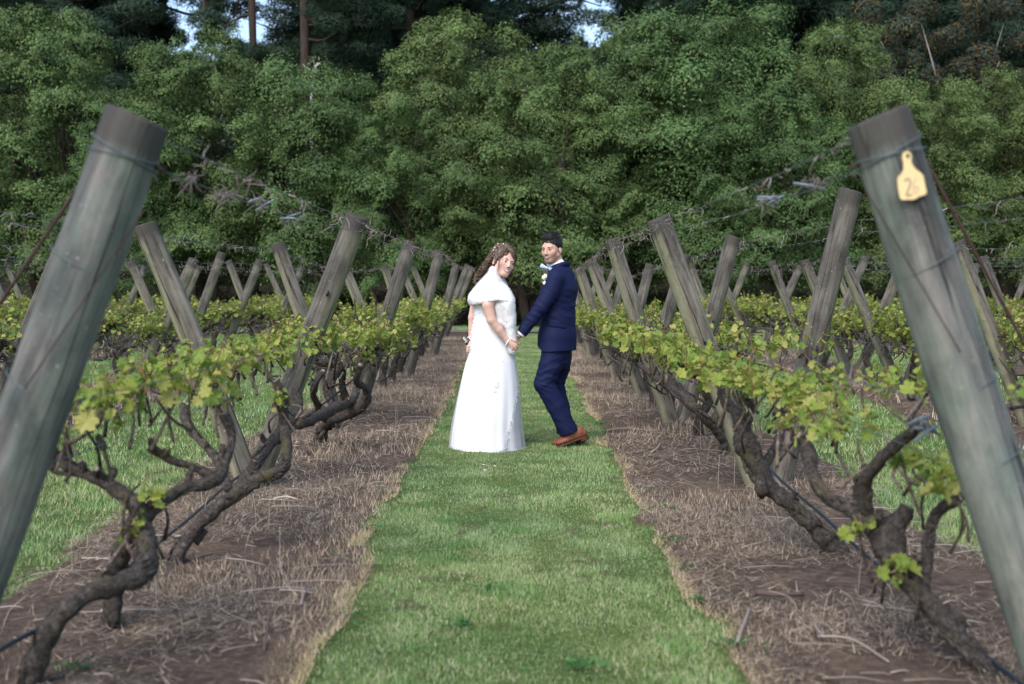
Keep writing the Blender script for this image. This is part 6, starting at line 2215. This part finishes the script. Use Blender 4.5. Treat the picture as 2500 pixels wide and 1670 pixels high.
    for k in range(15):
        # loose strands round the face
        sx = rg.choice((-1, 1))
        p0 = w(sx * rg.uniform(.045, .075), rg.uniform(.02, .07), rg.uniform(.03, .07))
        p3 = w(sx * rg.uniform(.060, .085), rg.uniform(.03, .08), rg.uniform(-.16, -.08))
        t = np.linspace(0, 1, 16)[:, None]
        c = p0 * (1 - t) + p3 * t + HA[:, 0] * np.sin(t * 7 + rg.uniform(0, 6)) * .008 + HA[:, 1] * np.sin(t * math.pi) * .012
        mb.put(*tube(c - base, np.linspace(.0016, .0006, 16), 4), dark + (light - dark) * rg.uniform(0.1, 1))
    for k in range(60):
        # locks swept from the parting across the brow and round the temples
        sd = 1 if k % 3 else -1
        j = rg.normal(0, .006, (4, 3))
        if sd > 0:
            pts = [w(-.035 + j[0, 0], .045 + j[0, 1], .118), w(.012 + j[1, 0], .088, .080 + j[1, 2] * 1.6), w(.056 + j[2, 0], .062, .040 + j[2, 2] * 2), w(.074 + j[3, 0] * .5, .022, -.035 + j[3, 2] * 3)]
        else:
            pts = [w(-.035 + j[0, 0], .045 + j[0, 1], .118), w(-.055 + j[1, 0], .068, .070 + j[1, 2] * 1.6), w(-.074 + j[2, 0] * .6, .040, .030 + j[2, 2] * 2), w(-.080 + j[3, 0] * .4, .000, -.005 + j[3, 2] * 2)]
        c, rr_ = resample(pts, 18, [.0035, .0042, .0036, .0015])
        mb.put(*tube(c - base, rr_, 5), dark + (light - dark) * rg.uniform(0, 0.9))
    cu = add('ringlets', mb.mesh('ringlets', M['hair_brown']), hair); cu['kind'] = 'stuff'
    for k, (x, y) in enumerate(((632, 305), (648, 322), (702, 262), (800, 262), (622, 375), (640, 345))):
        o = np.array(at(1120 + x / 7.3375, 560 + y / 7.3375, 8.5)); d = o - np.array(CAMP)
        h = Hf.hit(o, d, 3)
        if h is None: continue
        add('hair_pearl', pearl, hair, tuple(h - base))

    # gown: lofted rings (close-up y, left x, right x, depth radius)
    rings = [(548, 284, 470, .105), (590, 283, 462, .104), (640, 284, 458, .100), (700, 272, 466, .108), (740, 266, 480, .118), (780, 261, 498, .130), (820, 257, 514, .142), (860, 254, 528, .152), (890, 244, 538, .162), (940, 227, 546, .176), (1000, 212, 554, .192), (1070, 196, 563, .208), (1140, 181, 569, .224), (1210, 168, 573, .240), (1280, 155, 576, .255), (1350, 144, 580, .268), (1420, 136, 588, .282), (1470, 131, 595, .292), (1500, 132, 598, .296)]
    ys = np.array([q_[0] for q_ in rings], float)
    yy = np.concatenate([np.linspace(548, 900, 36), np.linspace(912, 1500, 60)])
    xl = np.interp(yy, ys, [q_[1] for q_ in rings]); xr = np.interp(yy, ys, [q_[2] for q_ in rings]); rd = np.interp(yy, ys, [q_[3] for q_ in rings])
    th = np.linspace(0, 2 * np.pi, 160, endpoint=False)
    def gown_ring(i, extra=0.0, fold=1.0, seed=0):
        L = Z1(xl[i], yy[i], D); Rr = Z1(xr[i], yy[i], D)
        cx, hw, z = (L[0] + Rr[0]) / 2, (Rr[0] - L[0]) / 2 + extra, L[2]
        g = np.clip((yy[i] - 860) / 640, 0, 1)
        amp = fold * (0.004 + 0.062 * g ** 1.2)
        a = th
        m = amp * (0.55 * np.sin(9 * a + 1.3 + seed + 0.7 * np.sin(2 * a)) + 0.35 * np.sin(17 * a + 2.0 * seed + 0.5 + g) + 0.3 * np.sin(4 * a + 0.4 + seed))
        side = np.abs(np.cos(a))                           # keep the silhouette where the photo has it
        m = m * (1 - 0.55 * side)
        zz = np.full_like(a, max(z, 0.004))
        if i == len(yy) - 1:
            zz = zz + 0.012 * np.sin(7 * a + 1) * 0.0
        return np.stack([cx + (hw * (1 + m)) * np.cos(a), np.full_like(a, L[1]) + ((rd[i] + extra) * (1 + m * 1.6)) * np.sin(a), zz], -1)
    def gown_mat(name, color, alpha, lace):
        m, nt, b = new_mat(name)
        v = coords(nt, 'Object')
        n = noise_tex(nt, v, 45, 5, 0.6)
        c = ramp(nt, n, [(0.3, tuple(x * 0.97 for x in color)), (0.7, color)])
        if lace:
            vo = nt.nodes.new('ShaderNodeTexVoronoi'); vo.feature = 'DISTANCE_TO_EDGE'; vo.inputs['Scale'].default_value = 55
            nt.links.new(v, vo.inputs['Vector'])
            big = noise_tex(nt, v, 7.5, 3, 0.6)
            msk = ramp(nt, big, [(0.56, (0, 0, 0)), (0.64, (1, 1, 1))])
            pat = ramp(nt, vo.outputs['Distance'], [(0.02, (0.62, 0.64, 0.68)), (0.09, (1, 1, 1))])
            c = mix(nt, c, mix(nt, c, pat, 1.0, 'MULTIPLY'), msk)
            bump(nt, b, vo.outputs['Distance'], 0.3, 0.004)
        nt.links.new(c, b.inputs['Base Color'])
        b.inputs['Roughness'].default_value = 0.7
        b.inputs['Sheen Weight'].default_value = 0.2
        if alpha < 1:
            tr = nt.nodes.new('ShaderNodeBsdfTransparent'); mx = nt.nodes.new('ShaderNodeMixShader')
            mx.inputs[0].default_value = alpha
            nt.links.new(tr.outputs[0], mx.inputs[1]); nt.links.new(b.outputs[0], mx.inputs[2])
            nt.links.new(mx.outputs[0], nt.nodes['Material Output'].inputs['Surface'])
        return m
    gm = gown_mat('satin_underskirt', (0.54, 0.52, 0.58), 1, False)
    lm = gown_mat('ivory_lace', (0.78, 0.78, 0.80), 1, False)
    tm = gown_mat('white_tulle', (0.82, 0.82, 0.86), 0.38, False)
    n, ntb = len(yy), len(th)
    Vg = np.concatenate([gown_ring(i, -0.014 if yy[i] > 900 else -0.004) for i in range(n)])
    idx = np.arange(n * ntb).reshape(n, ntb)
    Fg = np.stack([idx[:-1], np.roll(idx, -1, 1)[:-1], np.roll(idx, -1, 1)[1:], idx[1:]], -1).reshape(-1, 4)
    gown = add('gown', mesh_from('gown', Vg - base, Fg, gm), root)
    # lace layer: all round above the hip, open below along a slanting edge on the right
    Vl = np.concatenate([gown_ring(i, 0.004 if yy[i] > 900 else 0.002, 0.75, 0.0) for i in range(n)])
    keep = []
    for i in range(n - 1):
        y = yy[i]
        if y < 1020: lim = 2 * np.pi + 0.01
        else: lim = np.interp(y, [1020, 1200, 1440, 1475, 1500], [2 * np.pi, 2 * np.pi - .62, 2 * np.pi - 1.02, 2 * np.pi - 1.35, 2 * np.pi - 1.75])
        for j in range(ntb):
            a = th[j]
            wob = 0.05 * math.sin(y * 0.11) + 0.03 * math.sin(y * 0.31)
            if y < 1020 or (0.9 < a < lim + wob): keep.append(i * (ntb) + j)
    Fl = Fg[np.array(keep)]
    used_, inv = np.unique(Fl, return_inverse=True)
    add('lace_overlay', mesh_from('lace_overlay', (Vl - base)[used_], inv.reshape(-1, 4), lm), gown)
    Vt = np.concatenate([gown_ring(i, 0.013 * np.clip((yy[i] - 1000) / 300, 0, 1) + 0.001, 0.9, 0.25) for i in range(n)])
    kt = [i * ntb + j for i in range(47, n - 1) for j in range(ntb) if not (3.42 < th[j] < np.interp(yy[i], [1020, 1200, 1440, 1475, 1500], [2 * np.pi, 2 * np.pi - .62, 2 * np.pi - 1.02, 2 * np.pi - 1.35, 2 * np.pi - 1.75]) - 0.12)]
    Ft = Fg[np.array(kt)]
    used_, inv = np.unique(Ft, return_inverse=True)
    add('tulle_overlay', mesh_from('tulle_overlay', (Vt - base)[used_], inv.reshape(-1, 4), tm), gown)
    # small lace flowers along the slanting edge, hip and bodice
    mb = MB()
    def flower(p, nrm, sz):
        nrm = nrm / np.linalg.norm(nrm); a = np.cross(nrm, (0, 0, 1)); a /= np.linalg.norm(a); b2 = np.cross(nrm, a)
        ph = rg.uniform(0, 6.28)
        for k in range(5):
            t = ph + k * 1.2566
            d = a * math.cos(t) + b2 * math.sin(t); e = -a * math.sin(t) + b2 * math.cos(t)
            mb.put([p, p + d * sz * .6 + e * sz * .35 + nrm * .003, p + d * sz + nrm * .001, p + d * sz * .6 - e * sz * .35 + nrm * .003], [(0, 1, 2, 3)])
    def gown_pt(y, ang, extra):
        i = int(np.argmin(np.abs(yy - y))); j = int(np.argmin(np.abs(th - ang % (2 * np.pi))))
        p = Vl[i * ntb + j]
        c = np.array((Vl[i * ntb:(i + 1) * ntb, 0].mean(), Vl[i * ntb:(i + 1) * ntb, 1].mean(), p[2]))
        nn = p - c; return p - base + nn / np.linalg.norm(nn) * extra, nn
    for k in range(60):
        y = rg.uniform(1030, 1470)
        lim = np.interp(y, [1020, 1200, 1440, 1475, 1500], [2 * np.pi, 2 * np.pi - .62, 2 * np.pi - 1.02, 2 * np.pi - 1.35, 2 * np.pi - 1.75])
        p, nn = gown_pt(y, lim + rg.normal(0, .04), 0.004); flower(p, nn, rg.uniform(.006, .012))
    for k in range(190):
        y = rg.uniform(570, 990); p, nn = gown_pt(y, 3.3 + abs(rg.normal(0, 0.75)), 0.002); flower(p, nn, rg.uniform(.004, .009))
    for k in range(30):
        y = 1100 + rg.normal(0, 30); p, nn = gown_pt(y, 4.75 + (1130 - y) * .003 + rg.normal(0, .05), 0.003); flower(p, nn, rg.uniform(.004, .008))
    lf_ = add('lace_flowers', mb.mesh('lace_flowers', plain_mat('lace_motif', (0.80, 0.80, 0.82), 0.8), False), gown); lf_['kind'] = 'stuff'
    # covered buttons down the back
    for k in range(13):
        y = 600 + k * 18
        i = int(np.argmin(np.abs(yy - y))); j = int(np.argmin(np.abs(th - (math.pi + 0.16))))
        add('button', pearl, gown, tuple(Vl[i * ntb + j] - base + (-.003, -.003, 0)))

    # fur stole
    S = Field(base + (-0.35, -0.45, 0.72), base + (0.40, 0.45, 1.58), 0.008)
    S.etube(P(412, 352), P(388, 515), (0.068, 0.125), (0.178, 0.220), (1, 0, 0), 0.0)
    S.cone(P(268, 520, -.06), P(330, 528, -.13), 0.030, 0.034, 0.04)
    S.ell(P(470, 520, -.12), (0.080, 0.10, 0.10), None, 0.05)
    S.cut(P(300, 550), (0.16, 0, -1))
    S.chain([P(492, 545, -.16), P(508, 680, -.135), P(518, 790, -.12), P(524, 848, -.115)], (0.062, 0.050, 0.042, 0.034), 0.04)
    S.chain([P(440, 570, -.13), P(446, 660, -.115), P(455, 730, -.105)], (0.050, 0.040, 0.028), 0.03)
    S.cone(w(0, -.02, -.04), nb + (0.02, -.02, .02), 0.066, 0.064, 0.02, 'sub')
    SV, SF = S.skin()
    N = S.grad(SV)
    SV = SV + N * (0.003 * vnoise(SV, 28, 4) + 0.007 * vnoise(SV, 11, 5))[:, None]
    fm = plain_mat('white_fur', (0.86, 0.86, 0.86), 0.9, 0.1, 0.03, 80)
    st = add('stole', mesh_from('stole', SV - base, SF, fm), root)
    # fur: short fibres lying downward
    m = 52000
    t = rg.integers(0, len(SF), m)
    uv = rg.uniform(0, 1, (m, 2))
    q0, q1, q2, q3 = (SV[SF[t, i]] for i in range(4))
    pp_ = q0 * ((1 - uv[:, 0]) * (1 - uv[:, 1]))[:, None] + q1 * (uv[:, 0] * (1 - uv[:, 1]))[:, None] + q2 * (uv[:, 0] * uv[:, 1])[:, None] + q3 * ((1 - uv[:, 0]) * uv[:, 1])[:, None]
    nn = N[SF[t, 0]]
    d = nn * 0.55 + np.array((0, 0, -0.5)) + rg.normal(0, 0.30, (m, 3)); d /= np.linalg.norm(d, axis=1)[:, None]
    sd_ = np.cross(d, nn + rg.normal(0, .3, (m, 3))); sd_ /= np.linalg.norm(sd_, axis=1)[:, None] + 1e-9
    Lh = rg.uniform(.005, .012, m)[:, None]
    Vf = np.stack([pp_ - sd_ * .0009, pp_ + sd_ * .0009, pp_ + d * Lh], 1).reshape(-1, 3)
    fu = add('fur', mesh_from('fur', Vf - base, np.arange(3 * m).reshape(m, 3), leaf_mat('fur_fibres', 0.5, 0.8), np.full((3 * m, 3), 0.86), smooth=False), st); fu['kind'] = 'stuff'

    # bouquet held behind her hip
    bb = LH(244, 838)
    bq = empty('bouquet', bb)
    tag(bq, 'small bouquet of white buds and dark green stems held behind the bride', 'bouquet')
    gmn = plain_mat('bouquet_stems', (0.02, 0.045, 0.014), 0.6); wmn = plain_mat('white_buds', (0.78, 0.78, 0.72), 0.6)
    for k in range(20):
        e = LH(rg.uniform(210, 262), rg.uniform(765, 800), rg.uniform(-.03, .05)) - bb
        q_, r_ = resample([rg.normal(0, .006, 3), e * 0.5 + rg.normal(0, .006, 3), e], 7, [.0028, .0022, .0018])
        mb = MB(); mb.put(*tube(q_, r_, 5))
        add('stem', mb.mesh('stem', gmn), bq)
        add('bud', bpy.data.meshes.get('bouquet_bud') or make_bud(wmn), bq, tuple(e))
        if k % 2 == 0:
            a = e * 0.7; mb = MB(); dd = rg.normal(0, .012, 3)
            mb.put([a, a + dd + (0.006, 0, .01), a + dd * 1.4 + (0, 0, .03), a + dd + (-.006, 0, .01)], [(0, 1, 2, 3)])
            add('leaf', mb.mesh('leaf', gmn, False), bq)
    mb = MB(); mb.put(*tube([np.array((0, 0, -.05)), np.array((0, 0, -.01)), np.array((0, 0, .02))], [.012, .011, .013], 12))
    add('ribbon', mb.mesh('ribbon', M['shirt']), bq)

def make_bud(mat):
    f = Field(-0.014 * np.ones(3), 0.016 * np.ones(3), 0.003)
    f.ell((0, 0, .002), (.006, .006, .008))
    v, q = f.skin()
    return mesh_from('bouquet_bud', v, q, mat)
build_bride()
